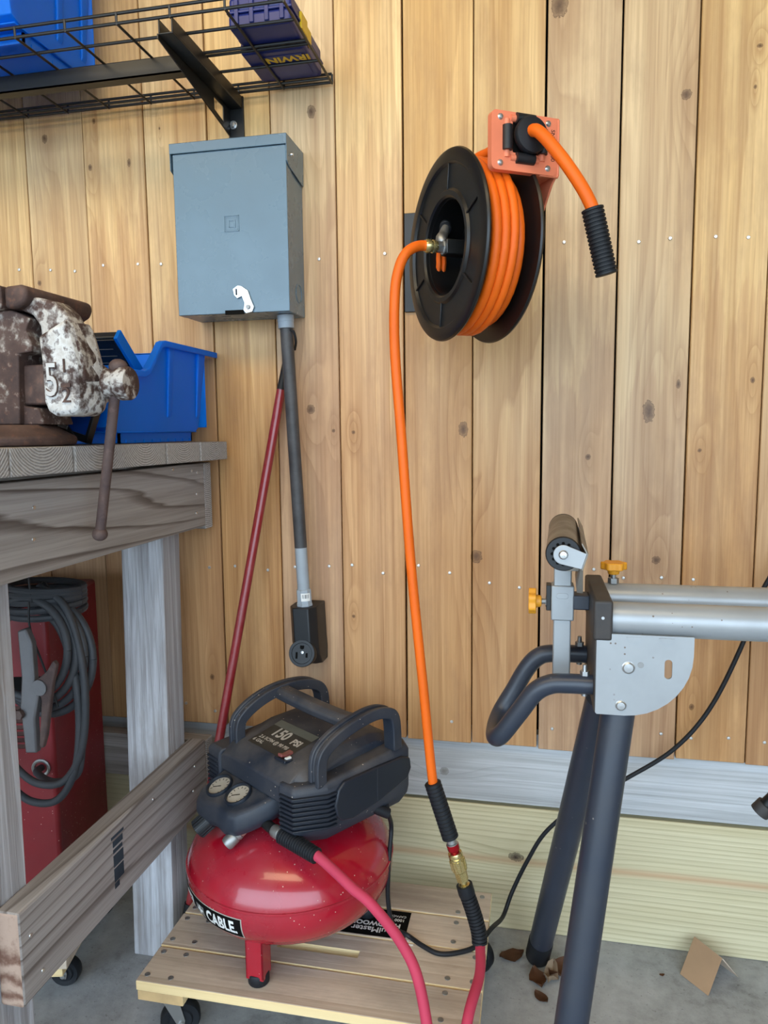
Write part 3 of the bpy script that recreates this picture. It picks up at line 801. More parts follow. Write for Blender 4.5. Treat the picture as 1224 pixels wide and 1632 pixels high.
for x in (-0.624, -1.60):
    b = B()
    b.box((x - 0.017, -0.006, 1.730), (x + 0.017, -0.001, 1.812))
    b.build('wall_plate', M['black_metal'], sh, bevel=0.001)
    b = B()
    b.box((x - 0.012, -0.305, 1.789), (x - 0.009, -0.006, 1.811)); b.box((x + 0.012, -0.305, 1.789), (x + 0.015, -0.006, 1.811)); b.box((x - 0.012, -0.305, 1.7865), (x + 0.015, -0.006, 1.7895))
    b.build('shelf_arm', M['black_metal'], sh, bevel=0.001)
    # gusset with two cut-outs, built as a frame
    b = B()
    gx0, gx1 = x - 0.0145, x - 0.0122
    top, tip, bot = 1.7885, (-0.300, 1.786), (-0.006, 1.733)
    def gz(y, k=0): return bot[1] + (tip[1] - bot[1]) * (y - bot[0]) / (tip[0] - bot[0]) + k
    low = lambda y: 1.733 + (1.781 - 1.733) * ((y + 0.006) / -0.299) ** 1.0
    b.prism([(-0.006, 1.733), (-0.014, 1.733), (-0.305, 1.781), (-0.305, 1.7885), (-0.120, 1.7885), (-0.120, low(-0.120)), (-0.120, low(-0.120)), (-0.006, 1.736)][:1] + [(-0.014, 1.733), (-0.040, low(-0.040)), (-0.040, 1.7885), (-0.006, 1.7885)], gx0, gx1, 'YZ')
    b.prism([(-0.040, low(-0.040)), (-0.085, low(-0.085)), (-0.085, low(-0.085) + 0.011), (-0.040, low(-0.040) + 0.011)], gx0, gx1, 'YZ')
    b.prism([(-0.040, 1.7800), (-0.085, 1.7800), (-0.085, 1.7885), (-0.040, 1.7885)], gx0, gx1, 'YZ')
    b.prism([(-0.085, low(-0.085)), (-0.305, 1.781), (-0.305, 1.7885), (-0.085, 1.7885)], gx0, gx1, 'YZ')
    b.build('gusset', M['black_metal'], sh)
    b = B(); T = Matrix.Translation((x - 0.006, -0.006, 1.7556)) @ Matrix.Rotation(R(90), 4, 'X')
    b.lathe([(0.0005, 0.0), (0.0085, 0.0), (0.0085, 0.0015), (0.0005, 0.0016)], T, 20)
    b.cyl((x - 0.006, -0.0070, 1.7556), (x - 0.006, -0.0125, 1.7556), 0.0062, 0.0058, 6)
    b.build('bolt', M['zinc'], sh)
    for yy in (-0.158, -0.145):
        b = B(); b.cyl((x - 0.016, yy, 1.797), (x - 0.0115, yy, 1.797), 0.005, 0.004, 8); b.build('small_bolt', M['zinc'], sh)
b = B(); b.box((-1.60, -0.189, 1.782), (-0.640, -0.165, 1.7845)); b.box((-1.60, -0.189, 1.782), (-0.640, -0.1865, 1.811)); b.build('stringer', M['black_metal'], sh)

# tool cases on the shelf
zc = SZ + 0.0032
def bit_case(name, label, x0, x1, y0, y1, h, latch_y, word):
    t = thing(name, label, 'tool case', ((x0 + x1) / 2, (y0 + y1) / 2, zc))
    b = B(); b.box((x0, y0, zc), (x1, y1, zc + h * 0.48)); b.build('lower_shell', M['navy_plastic'], t, bevel=0.006, bseg=3)
    b = B(); b.box((x0 + 0.001, y0 + 0.001, zc + h * 0.5), (x1 - 0.001, y1 - 0.001, zc + h)); b.build('lid', M['navy_plastic'], t, bevel=0.006, bseg=3)
    b = B(); b.box((x0 - 0.002, y0 - 0.002, zc + h * 0.46), (x1 + 0.002, y1 + 0.002, zc + h * 0.54)); b.build('seam_band', M['navy_plastic'], t, bevel=0.001)
    for k in range(4):
        x = x0 + (x1 - x0) * (0.14 + 0.24 * k)
        b = B(); b.box((x - 0.004, y0 - 0.003, zc + 0.006), (x + 0.004, y0 + 0.002, zc + h - 0.006)); b.build('rib', M['navy_plastic'], t, bevel=0.001)
    b = B(); b.box((x1 - 0.001, latch_y - 0.018, zc + h * 0.25), (x1 + 0.004, latch_y + 0.018, zc + h * 0.8)); b.build('latch', M['yellow'], t, bevel=0.001, label='yellow latch')
    if word:
        pnl = B(); pnl.box((x0 + 0.03, y0 + 0.018, zc - 0.0012), (x1 - 0.012, y1 - 0.022, zc + 0.001)); pp = pnl.build('name_panel', M['navy_plastic'], t, bevel=0.0006)
        T = Matrix.Translation((x0 * 0.34 + x1 * 0.66, (y0 + y1) / 2 - 0.0275, zc - 0.0016)) @ Matrix.Rotation(PI, 4, 'Y') @ Matrix.Rotation(PI, 4, 'Z') @ Matrix.Rotation(PI, 4, 'Z')
        text('lettering', 'IRWIN', 0.026, M['yellow_print'], pp, T, depth=0.0002, bold=0.0009, warp=1.15)
bit_case('bit_case', 'plain navy tool case with ribbed front nearest the front edge of the wire shelf', -0.538, -0.422, -0.236, -0.160, 0.052, -0.17, False)
bit_case('bit_case', 'navy tool case with yellow lettering underneath, at the back of the wire shelf', -0.552, -0.426, -0.150, -0.034, 0.05, -0.135, True)

# ------------------------------------------------------------------ electrical box
BX0, BX1, BZ0, BZ1, BY0 = -0.7255, -0.4825, 1.353, 1.686, -0.105
eb = thing('electrical_box', 'grey steel electrical disconnect box with hinged cover on the plank wall', 'electrical box', (-0.604, -0.0015, BZ0))
b = B(); b.box((BX0 + 0.003, BY0 + 0.012, BZ0 + 0.001), (BX1 - 0.001, -0.0016, BZ1 - 0.003)); b.build('enclosure', M['box_grey'], eb, bevel=0.0015)
b = B()
b.box((BX0 + 0.004, BY0, BZ0), (BX1, BY0 + 0.003, BZ1 - 0.017))
b.box((BX0 + 0.004, BY0, BZ0), (BX0 + 0.006, BY0 + 0.03, BZ1 - 0.02)); b.box((BX1 - 0.002, BY0, BZ0), (BX1 + 0.0005, BY0 + 0.03, BZ1 - 0.02)); b.box((BX0 + 0.004, BY0, BZ0), (BX1, BY0 + 0.028, BZ0 + 0.002))
door = b.build('cover', M['box_grey'], eb, bevel=0.0015)
b = B()
zt = BZ1 + 0.003
b.box((BX0 - 0.001, BY0 - 0.004, BZ1 - 0.017), (BX1 + 0.003, BY0 - 0.0015, zt))
b.box((BX0 - 0.001, BY0 - 0.004, zt - 0.002), (BX1 + 0.003, -0.0016, zt))
for x0, x1 in ((BX1 + 0.0008, BX1 + 0.003), (BX0 - 0.001, BX0 + 0.001)):
    b.prism([(BY0 - 0.003, zt), (BY0 - 0.003, BZ1 - 0.048), (BY0 + 0.012, BZ1 - 0.054), (-0.004, BZ1 - 0.066), (-0.0016, zt)], x0, x1, 'YZ')
b.build('rain_hood', M['box_grey'], eb, bevel=0.0012)
for x, sx in ((BX1 + 0.003, 1), (BX0 - 0.001, -1)):
    b = B(); b.cyl((x, BY0 + 0.025, BZ1 - 0.028), (x + sx * 0.004, BY0 + 0.025, BZ1 - 0.028), 0.0045, 0.003, 12); b.build('hinge_rivet', M['zinc'], eb)
lx, lz, q = -0.599, 1.528, BY0
b = B()
for s, h in ((0.0155, 0.0012), (0.0125, 0.0004)):
    for (u0, u1, w0, w1) in ((-s, s, s - 0.0012, s), (-s, s, -s, -s + 0.0012), (-s, -s + 0.0012, -s, s), (s - 0.0012, s, -s, s)):
        b.box((lx + u0, q - h, lz + w0), (lx + u1, q + 0.001, lz + w1))
for (u0, u1, w0, w1) in ((-0.006, 0.0045, -0.0075, -0.006), (-0.006, -0.0045, -0.0075, 0.0065), (0.0045, 0.008, -0.0085, 0.0075), (-0.003, 0.0045, 0.005, 0.0065)):
    b.box((lx + u0, q - 0.001, lz + w0), (lx + u1, q + 0.001, lz + w1))
b.build('maker_mark', M['box_grey'], door, smooth=0, label='embossed square emblem')
# hasp at the bottom and the slot beside it
hx = lambda px: -0.4815 + (px - 461.5) * 0.001357
hz = lambda py: 1.354 + (497 - py) * 0.001357
b = B(); b.box((hx(360), BY0 - 0.0006, hz(499.5)), (hx(390), BY0 + 0.002, hz(493))); b.build('slot', M['dark'], door, smooth=0)
pl = [(374, 463), (382, 458), (388, 459), (398, 466), (402, 478), (407, 490), (404, 497), (394, 499), (390, 494), (392, 484), (388, 474), (381, 477), (376, 472)]
b = B(); b.prism([(hx(x), hz(y)) for x, y in pl], BY0 - 0.0045, BY0 - 0.0005); hp = b.build('hasp', M['zinc'], eb, bevel=0.0006, label='bright zinc hasp')
b = B(); b.cyl((hx(398), BY0 - 0.004, hz(490)), (hx(398), BY0 - 0.008, hz(490)), 0.0048, 0.004, 16); b.build('rivet', M['dull_steel'], hp)
b = B(); b.box((hx(379), BY0 - 0.0052, hz(472)), (hx(381), BY0 - 0.004, hz(463))); b.build('padlock_slot', M['dark'], hp)
b = B(); b.lathe([(0.001, 0.0), (0.026, 0.0), (0.025, 0.005), (0.017, 0.008), (0.001, 0.009)], Matrix.Translation((-0.598, -0.056, BZ1 + 0.003)), 30); b.build('top_hub', M['box_grey'], eb)
b = B(); T = Matrix.Translation((BX1 - 0.001, -0.04, BZ0 + 0.045)) @ Matrix.Rotation(R(90), 4, 'Y'); b.lathe([(0.017, 0), (0.019, 0), (0.019, 0.0012), (0.017, 0.0012)], T, 30, closed=True); b.build('knockout', M['box_grey'], eb)
# conduit
cd_ = thing('conduit_pipe', 'grey plastic conduit, mostly blackened, dropping from the electrical box', 'conduit', (-0.50, -0.055, 0.75))
cp = lambda z: Vector((-0.5086 + (1.352 - z) * 0.0441, -0.055, z))
b = B(); b.tube([cp(1.3525), cp(1.34), cp(1.3395), cp(1.326)], [0.0172, 0.0172, 0.0165, 0.0165], 24); b.build('fitting', M['pvc'], cd_)
b = B(); b.cyl(cp(1.328), cp(0.868), 0.0132, seg=20); b.build('blackened_length', M['pvc_dirty'], cd_, label='blackened upper length of pipe')
b = B(); b.cyl(cp(0.8685), cp(0.772), 0.0131, seg=20); b.build('clean_length', M['pvc'], cd_)
b = B(); b.tube([cp(0.778), cp(0.7765), cp(0.748), cp(0.747), cp(0.742)], [0.0145, 0.0162, 0.0162, 0.0175, 0.0175], 8); ft = b.build('fitting', M['pvc'], cd_, smooth=20)
c = cp(0.763)
b = B()
def arcpt(a, z, r): 
    q_ = cp(z); return (q_.x + math.sin(a) * r, q_.y - math.cos(a) * r, z)
rg = [[arcpt(R(-5 + 12 * k), 0.7545, 0.0168), arcpt(R(-5 + 12 * k), 0.7715, 0.0168)] for k in range(7)]
b.loft([[p for p in r_] for r_ in rg], closed=False, caps=False)
stk = b.build('sticker', M['white'], ft, label='small white sticker with a bar code')
b = B()
for k, wd in enumerate((1, 2, 1, 1, 3, 1, 2, 1, 1, 2)):
    a0 = R(4 + 5.2 * k); a1 = a0 + R(1.3 * wd)
    b.loft([[arcpt(a, 0.7605, 0.0169), arcpt(a, 0.7690, 0.0169)] for a in (a0, a1)], closed=False, caps=False)
b.build('bar_code', M['dark'], ft, smooth=0)
b = B(); b.tube(catmull([(-0.4975, -0.062, 1.322), (-0.490, -0.060, 1.318), (-0.489, -0.05, 1.30), (-0.497, -0.035, 1.285)], 6), 0.0028, 8); b.build('wire_loop', M['black_plastic'], cd_)

# receptacle
rc = thing('power_receptacle', 'black angled power receptacle hanging under the grey conduit', 'receptacle', (-0.48, -0.05, 0.61))
hexp = [(-0.500, -0.002), (-0.512, -0.030), (-0.512, -0.062), (-0.500, -0.083), (-0.466, -0.083), (-0.452, -0.064), (-0.452, -0.002)]
rgs = [[(x, y, 0.742) for x, y in hexp], [(x + 0.003, y, 0.665) for x, y in hexp], [(x + 0.005, min(-0.002, y * 1.0), 0.640) for x, y in hexp], [(x * 0.96 + 0.04 * -0.477 + 0.005, y * 0.6, 0.612) for x, y in hexp]]
b = B(); b.loft(rgs); b.build('housing', M['black_plastic'], rc, bevel=0.002)
fc = Vector((-0.4795, -0.083, 0.645)); fn = Vector((0.03, -0.97, 0.24)).normalized()
FT = Matrix.Translation(fc) @ frame_z(fn)
ux = Vector((1, 0, 0)) - fn * fn.x; ux.normalize(); uy = fn.cross(ux)
FT = Matrix((ux, uy, fn)).transposed().to_4x4(); FT.translation = fc
b = B(); b.lathe([(0.001, -0.018), (0.0275, -0.018), (0.0290, 0.005), (0.0278, 0.0075), (0.0225, 0.0075), (0.0215, 0.0062), (0.001, 0.0062)], FT, 36); face = b.build('socket_face', M['black_plastic'], rc)
for (x0, x1, y0, y1) in ((-0.0135, -0.009, -0.0115, 0.002), (0.0085, 0.013, -0.0085, 0.001)):
    b = B(); b.box((x0, y0, 0.0050), (x1, y1, 0.0066), FT); b.build('blade_slot', M['dark'], face)
b = B(); b.prism([(-0.0045, 0.0165), (0.0045, 0.0165), (0.0045, 0.0110), (0.002, 0.0085), (-0.002, 0.0085), (-0.0045, 0.0110)], 0.0050, 0.0067, 'XY', FT); b.build('ground_slot', M['dark'], face)
b = B(); b.lathe([(0.0003, 0.008), (0.003, 0.0075), (0.0034, 0.006), (0.0003, 0.006)], FT @ Matrix.Translation((0.001, 0.002, 0)), 12); b.build('centre_screw', M['zinc'], face)
b = B(); b.box((-0.018, 0.0062, 0.0060), (0.018, 0.0068, 0.0068), FT); b.build('face_line', M['black_plastic'], face)

# ------------------------------------------------------------------ red pole
pd = thing('tool_handle', 'long red metal tool handle with black ends leaning against the planks', 'handle', (-0.725, -0.208, 0))
pt = lambda z: Vector((-0.5342 - (1.2021 - z) * 0.1617, -0.022 - (1.2021 - z) * 0.1494, z))
b = B(); b.cyl(pt(0.10), pt(1.203), 0.0098, 0.0098, 18); b.build('red_tube', M['pole_red'], pd)
b = B(); b.tube([pt(1.202), pt(1.206), pt(1.23), pt(1.27), pt(1.316)], [0.0098, 0.0094, 0.0085, 0.0075, 0.006], 14); b.build('grip_sleeve', M['black_rubber'], pd)
b = B(); b.tube([pt(0.115), pt(0.09), pt(0.035), pt(0.004)], [0.0125, 0.0125, 0.0115, 0.009], 14); ftp = b.build('end_socket', M['black_plastic'], pd)
b = B(); T = Matrix.Translation((-0.716, -0.190, 0.0)) @ Matrix.Rotation(R(2), 4, 'Z'); b.box((-0.014, -0.045, 0.001), (0.012, 0.115, 0.040), T); b.build('foot_block', M['black_plastic'], pd, bevel=0.004)

# ------------------------------------------------------------------ hose reel
RF = Matrix.Translation((-0.149, -0.28, 1.4137)) @ Matrix.Rotation(R(32), 4, 'Z')
RYX = Matrix.Rotation(R(90), 4, 'Y')
reel = thing('hose_reel', 'black and orange retractable air hose reel mounted on the plank wall', 'hose reel', (-0.149, -0.28, 1.26), R(32))
b = B(); b.box((-0.267, -0.0075, 1.356), (-0.05, -0.0016, 1.552)); b.build('wall_plate', M['black_metal'], reel, bevel=0.001)
b = B(RF); b.box((0.095, -0.02, -0.05), (0.112, 0.165, 0.05)); b.build('swivel_arm', M['black_metal'], reel, bevel=0.004)
b = B(); b.cyl((-0.145, -0.068, 1.36), (-0.145, -0.068, 1.47), 0.022); b.box((-0.185, -0.066, 1.37), (-0.115, -0.007, 1.46)); b.build('swivel_post', M['black_metal'], reel)
prof = [(0.0765, 0.010), (0.0765, -0.002), (0.080, -0.005), (0.087, -0.005), (0.091, -0.0015), (0.126, -0.0015), (0.130, -0.0055), (0.1455, -0.0055), (0.1500, -0.0035), (0.1515, 0.0), (0.1500, 0.003), (0.145, 0.0025), (0.130, 0.002), (0.0765, 0.012)]
b = B(RF @ RYX); b.lathe(prof, seg=72, closed=True); fl = b.build('flange', M['reel_black'], reel, smooth=30)
for k in range(6):
    b = B(RF @ RYX @ Matrix.Rotation(R(8 + 60 * k), 4, 'Z')); b.box((0.088, -0.0016, -0.0042), (0.128, 0.0016, -0.001)); b.build('flange_rib', M['reel_black'], fl, bevel=0.0008)
b = B(RF @ RYX @ Matrix.Translation((0, 0, 0.09))); b.lathe([(r, -h) for r, h in prof], seg=72, closed=True); b.build('flange', M['reel_black'], reel, smooth=30)
b = B(RF @ RYX); b.lathe([(0.0770, 0.004), (0.0770, 0.086), (0.0745, 0.086), (0.0745, 0.066), (0.010, 0.066), (0.010, 0.062), (0.0745, 0.062), (0.0745, 0.004)], seg=56, closed=True); drum = b.build('drum', M['reel_black'], reel)
for (a, r) in ((70, 0.052), (48, 0.056), (-55, 0.056)):
    b = B(RF); y, z = -math.cos(R(a)) * r, math.sin(R(a)) * r
    b.cyl((0.063, y, z), (0.055, y, z), 0.0045, 0.0035, 8); b.build('bolt', M['zinc'], drum)
for k in (0, 1):
    b = B(RF); b.tube(catmull([(0.020 + 0.0095 * k, 0.062, 0.03), (0.020 + 0.0095 * k, 0.0715, 0.004), (0.020 + 0.0095 * k, 0.0715, -0.010), (0.020 + 0.0095 * k, 0.076, -0.024)], 6), 0.0048, 8); b.build('hose_start', M['orange_rubber'], drum)
# hose wound on the drum: a helix per layer
def helix(rad, x0, x1, turns, ph, wob=0.0, seed=0):
    rnd = random.Random(seed); n = int(turns * 36); out = []
    w = [rnd.uniform(-wob, wob) for _ in range(int(turns) + 2)]
    for i in range(n + 1):
        t = i / 36
        f = i / n
        a = ph + 2 * PI * t
        k = int(t); fr = t - k
        x = x0 + (x1 - x0) * f + (w[k] * (1 - fr) + w[k + 1] * fr) * math.sin(a * 1.0)
        out.append((x, math.cos(a) * rad, math.sin(a) * rad))
    return out
b = B(RF)
b.tube(helix(0.0870, 0.012, 0.078, 4, 0.3), 0.0086, 9)
b.tube(helix(0.1030, 0.078, 0.012, 4, 1.1), 0.0086, 9)
b.tube(helix(0.1180, 0.011, 0.079, 4, 0.6, 0.002, 3), 0.0086, 11)
b.tube(helix(0.1330, 0.016, 0.060, 2.95, 0.9, 0.005, 5), 0.0080, 11)
b.tube(catmull([(0.060, math.cos(0.9 + 2.95 * 2 * PI) * 0.1330, math.sin(0.9 + 2.95 * 2 * PI) * 0.1330), (0.066, 0.045, 0.148), (0.078, 0.0, 0.158), (0.082, -0.04, 0.155), (0.083, -0.105, 0.142)], 8), 0.0086, 11)
b.build('wound_hose', M['orange_rubber'], reel, label='orange hose wound on the drum')
# guide arm and plate
GD = Vector((-0.0150, -0.0275, -0.0112))
b = B(RF)
b.prism([(0.045, -0.045), (-0.02, -0.05), (-0.085, 0.085), (-0.098, 0.10), (-0.098, 0.180), (-0.07, 0.180), (-0.05, 0.13), (0.035, 0.03)], 0.1440 - 0.030, 0.1440 - 0.026, 'YZ')
GF = RF @ Matrix.Translation(GD)
b.build('guide_arm', M['orange_paint'], reel, bevel=0.0012)
b = B(GF)
b.box((0.114, -0.099, 0.095), (0.147, -0.094, 0.182))
b.box((0.1440, -0.100, 0.097), (0.1475, -0.060, 0.180))
b.box((0.118, -0.0985, 0.100), (0.1475, -0.030, 0.104))
b.prism([(-0.06, 0.180), (-0.09, 0.180), (-0.098, 0.10), (-0.085, 0.09), (-0.01, -0.015), (0.02, -0.02)], 0.1435, 0.1470, 'YZ')
b.build('guide_bracket', M['orange_paint'], reel, bevel=0.0012)
def rrect(x0, x1, z0, z1, r, n=5):
    out = []
    for cx_, cz_, a0 in ((x1 - r, z1 - r, 0), (x0 + r, z1 - r, 90), (x0 + r, z0 + r, 180), (x1 - r, z0 + r, 270)):
        for k in range(n + 1):
            a = R(a0 + 90 * k / n); out.append((cx_ + math.cos(a) * r, cz_ + math.sin(a) * r))
    return out
gx0, gx1, gz0, gz1 = 0.0295, 0.1415, 0.0965, 0.1805
b = B(GF)
outer = rrect(gx0, gx1, gz0, gz1, 0.008)
hole = rrect(0.0655, 0.1105, 0.1235, 0.1685, 0.002)
# plate with an opening: bridge outer and hole as quads, front then back, then the folded side flange
n = len(outer)
ring = lambda pts, y: [(x, y, z) for x, z in pts]
b.loft([ring(outer, -0.1005), ring(outer, -0.088), ring(rrect(gx0 + .002, gx1 - .002, gz0 + .002, gz1 - .002, 0.0065), -0.088), ring(rrect(gx0 + .002, gx1 - .002, gz0 + .002, gz1 - .002, 0.0065), -0.0985), ring(hole, -0.0985), ring(hole, -0.1005), ring(outer, -0.1005)], caps=False)
gp = b.build('guide_plate', M['orange_paint'], reel, bevel=0.0012, bang=50)
b = B(GF); b.box((0.067, -0.0975, 0.125), (0.109, -0.090, 0.167)); b.build('guide_opening', M['dark'], gp, smooth=0)
for (x0, x1, z, ax) in ((0.0555, 0.0, 0.1425, 'Z'), (0.0855, 0.0, 0.1155, 'X'), (0.0855, 0, 0.172, 'X'), (0.116, 0, 0.1425, 'Z')):
    b = B(GF)
    d = Vector((0, 0, 0.0175)) if ax == 'Z' else Vector((0.0155, 0, 0))
    c_ = Vector((x0, -0.1015, z)); b.cyl(c_ - d, c_ + d, 0.0078, seg=18); b.build('roller', M['black_plastic'], reel)
    b = B(GF); b.cyl(c_ - d * 1.55 + Vector((0, 0.003, 0)), c_ + d * 1.55 + Vector((0, 0.003, 0)), 0.0052, seg=14); b.build('roller_saddle', M['orange_paint'], gp)
for x, z in ((0.0445, 0.1715), (0.1265, 0.1715), (0.0445, 0.1065), (0.1265, 0.1065)):
    b = B(GF @ Matrix.Translation((x, -0.1005, z)) @ Matrix.Rotation(R(90), 4, 'X')); b.lathe([(0.0003, 0.0028), (0.003, 0.0024), (0.0048, 0.0), (0.0003, 0.0)], seg=16); b.build('screw', M['zinc'], gp)
TT = GF @ Matrix.Translation((0.1345, -0.1007, 0.158)) @ Matrix.Rotation(R(90), 4, 'X') @ Matrix.Rotation(R(-90), 4, 'Z')
text('plate_lettering', 'SN', 0.0095, M['dark'], gp, TT, depth=0.0001)
TT = GF @ Matrix.Translation((0.1345, -0.1007, 0.122)) @ Matrix.Rotation(R(90), 4, 'X') @ Matrix.Rotation(R(-90), 4, 'Z')
text('plate_lettering', '00', 0.0095, M['dark'], gp, TT, depth=0.0001)
b = B(GF @ Matrix.Translation((0.092, -0.108, 0.148)) @ Matrix.Rotation(R(90), 4, 'X')); b.lathe([(0.001, -0.006), (0.0255, -0.006), (0.0268, -0.001), (0.0268, 0.003), (0.0255, 0.0055), (0.0140, 0.0085), (0.0120, 0.0085), (0.001, 0.0075)], seg=40); b.build('hose_stopper', M['black_rubber'], reel, label='round black rubber hose stopper')
op = catmull([GF @ Vector((0.090, -0.095, 0.148)), GF @ Vector((0.091, -0.125, 0.148)), Vector((0.0277, -0.388, 1.509)), Vector((0.059, -0.397, 1.4600)), Vector((0.0771, -0.397, 1.4238)), Vector((0.084, -0.394, 1.395))], 10)
b = B(); b.tube(op, 0.0093, 14); ho = b.build('hose_outlet', M['orange_rubber'], reel)
b = B(); b.ribbed((0.0755, -0.3975, 1.4275), (0.0985, -0.388, 1.3345), 0.0158, 17, 0.10); b.build('bend_sleeve', M['black_rubber'], reel, label='ribbed black sleeve on the hose end')
# inlet swivel
b = B(RF); b.box((-0.004, -0.012, -0.012), (0.05, 0.012, 0.012)); sw = b.build('swivel_block', M['black_metal'], reel, bevel=0.002)
b = B(RF); b.cyl((-0.018, 0, 0), (-0.003, 0, 0), 0.0095, seg=6); b.cyl((-0.006, 0, 0), (-0.002, 0, 0), 0.0115, seg=16); b.build('hex_nut', M['zinc'], sw, smooth=25)
b = B(RF); b.tube(catmull([(0.0, 0.004, 0.006), (-0.004, 0.010, 0.016), (0.004, 0.020, 0.024), (0.012, 0.026, 0.040)], 6), [0.0065 + 0.0025 * math.sin(i / 18 * PI) for i in range(19)], 12); b.build('elbow', M['dull_steel'], sw, label='cast silver elbow')
b = B(RF); b.ribbed(catmull([(0.012, 0.026, 0.036), (0.018, 0.040, 0.046), (0.024, 0.058, 0.034), (0.024, 0.066, 0.010)], 8), None, 0.0098, 14, 0.15); b.build('spring_guard', M['black_rubber'], sw)

# ------------------------------------------------------------------ orange lead hose
lh = thing('lead_hose', 'long orange air hose hanging from the reel hub down to a brass coupler', 'hose', (-0.149, -0.30, 0.36))
sx = RF @ Vector((-0.034, 0, 0)); s2 = RF @ Vector((-0.044, 0, -0.0002))
lp = [sx, s2, Vector((-0.197, -0.314, 1.4085)), Vector((-0.2085, -0.325, 1.397)), Vector((-0.2185, -0.332, 1.3729)), Vector((-0.2248, -0.336, 1.3313)), Vector((-0.2255, -0.336, 1.2419)), Vector((-0.2168, -0.33, 1.0995)), Vector((-0.2041, -0.32, 0.8875)), Vector((-0.1851, -0.31, 0.6648)), Vector((-0.1695, -0.3, 0.485)), Vector((-0.155, -0.3, 0.44))]
b = B(); b.tube(catmull(lp, 12), 0.0084, 14); b.build('hose', M['orange_rubber'], lh)
b = B(RF @ Matrix.Rotation(R(-90), 4, 'Y')); b.lathe([(0.004, 0.016), (0.0088, 0.016), (0.0092, 0.019), (0.0108, 0.020), (0.0108, 0.024), (0.0092, 0.025), (0.0092, 0.028), (0.0110, 0.0285), (0.0110, 0.034), (0.0098, 0.038), (0.004, 0.038)], seg=22, closed=True); b.build('ferrule', M['brass'], lh, label='brass ferrule at the reel')
b = B(); b.ribbed((-0.1715, -0.3, 0.493), (-0.1390, -0.3, 0.391), 0.0150, 15, 0.09); b.build('bend_sleeve', M['black_rubber'], lh)
d = (Vector((-0.1147, -0.30, 0.3059)) - Vector((-0.139, -0.30, 0.391))).normalized()
q0 = Vector((-0.139, -0.30, 0.391)); A = Matrix.Translation(q0) @ frame_z(d)
b = B(A); b.lathe([(0.001, -0.004), (0.0085, -0.004), (0.0085, 0.008), (0.0105, 0.009), (0.0105, 0.011), (0.001, 0.011)], seg=18); b.build('end_fitting', M['zinc'], lh)
b = B(A); b.lathe([(0.001, 0.0105), (0.0112, 0.0105), (0.0112, 0.020), (0.0095, 0.023), (0.0075, 0.024), (0.0075, 0.036), (0.001, 0.036)], seg=18); b.build('plug', M['red_anod'], lh, label='red anodised plug')

# ------------------------------------------------------------------ red hose with brass coupler
rh = thing('rubber_hose', 'red rubber air hose running from the compressor outlet round to the brass coupler', 'hose', (-0.2, -0.46, 0.02))
b = B(A); b.lathe([(0.0085, 0.0265), (0.0125, 0.0265), (0.0132, 0.029), (0.0132, 0.034), (0.0122, 0.035), (0.0132, 0.036), (0.0132, 0.060), (0.0115, 0.062), (0.0085, 0.062)], seg=22, closed=True)
for k in range(11):
    a = 2 * PI * k / 11
    b.box((math.cos(a) * 0.0128 - 0.0016, math.sin(a) * 0.0128 - 0.0016, 0.040), (math.cos(a) * 0.0128 + 0.0016, math.sin(a) * 0.0128 + 0.0016, 0.058))
cpl = b.build('coupler', M['brass'], rh, label='knurled brass coupler')
b = B(A); b.cyl((0, 0, 0.060), (0, 0, 0.080), 0.0118, 0.0108, 6); b.build('hex', M['brass'], cpl, smooth=20)
b = B(A); b.lathe([(0.001, 0.079), (0.006, 0.079), (0.0065, 0.085), (0.0105, 0.087), (0.0105, 0.096), (0.001, 0.096)], seg=18); b.build('ferrule', M['brass'], rh)
sl = [A @ Vector((0, 0, 0.088)), A @ Vector((0, 0, 0.104)), Vector((-0.0985, -0.3025, 0.258)), Vector((-0.0885, -0.307, 0.225)), Vector((-0.0860, -0.312, 0.2045))]
b = B(); b.tube([sl[0], sl[1] , sl[1].lerp(sl[2], 0.15)], [0.0148, 0.0150, 0.0142], 18); b.ribbed(catmull(sl[1:], 6), None, 0.0142, 15, 0.12); b.build('bend_sleeve', M['black_rubber'], rh)
rp = [Vector((-0.0872, -0.309, 0.213)), Vector((-0.0845, -0.320, 0.203)), Vector((-0.0815, -0.375, 0.196)), Vector((-0.0935, -0.452, 0.184)), Vector((-0.105, -0.515, 0.120)), Vector((-0.122, -0.535, 0.055)), Vector((-0.14, -0.535, 0.075)), Vector((-0.1455, -0.515, 0.165)), Vector((-0.1685, -0.482, 0.255)), Vector((-0.1995, -0.465, 0.305)), Vector((-0.2475, -0.462, 0.361)), Vector((-0.282, -0.452, 0.379)), Vector((-0.316, -0.436, 0.394)), Vector((-0.352, -0.420, 0.408)), Vector((-0.39, -0.402, 0.412))]
b = B(); b.tube(catmull(rp, 10), 0.0088, 14); b.build('hose', M['red_rubber'], rh)
b = B(); b.ribbed(catmull([(-0.425, -0.386, 0.4165), (-0.39, -0.402, 0.4115), (-0.3495, -0.4212, 0.4065)], 8), None, 0.0150, 16, 0.11, taper=0.9); b.build('bend_sleeve', M['black_rubber'], rh)
b = B(Matrix.Translation((-0.425, -0.386, 0.4165)) @ frame_z(Vector((0.85, -0.40, -0.10)))); b.lathe([(0.004, -0.020), (0.0095, -0.020), (0.0115, -0.016), (0.0115, -0.004), (0.0105, -0.003), (0.0115, -0.002), (0.0118, 0.0035), (0.004, 0.0035)], seg=20, closed=True); b.build('end_coupler', M['dull_steel'], rh)

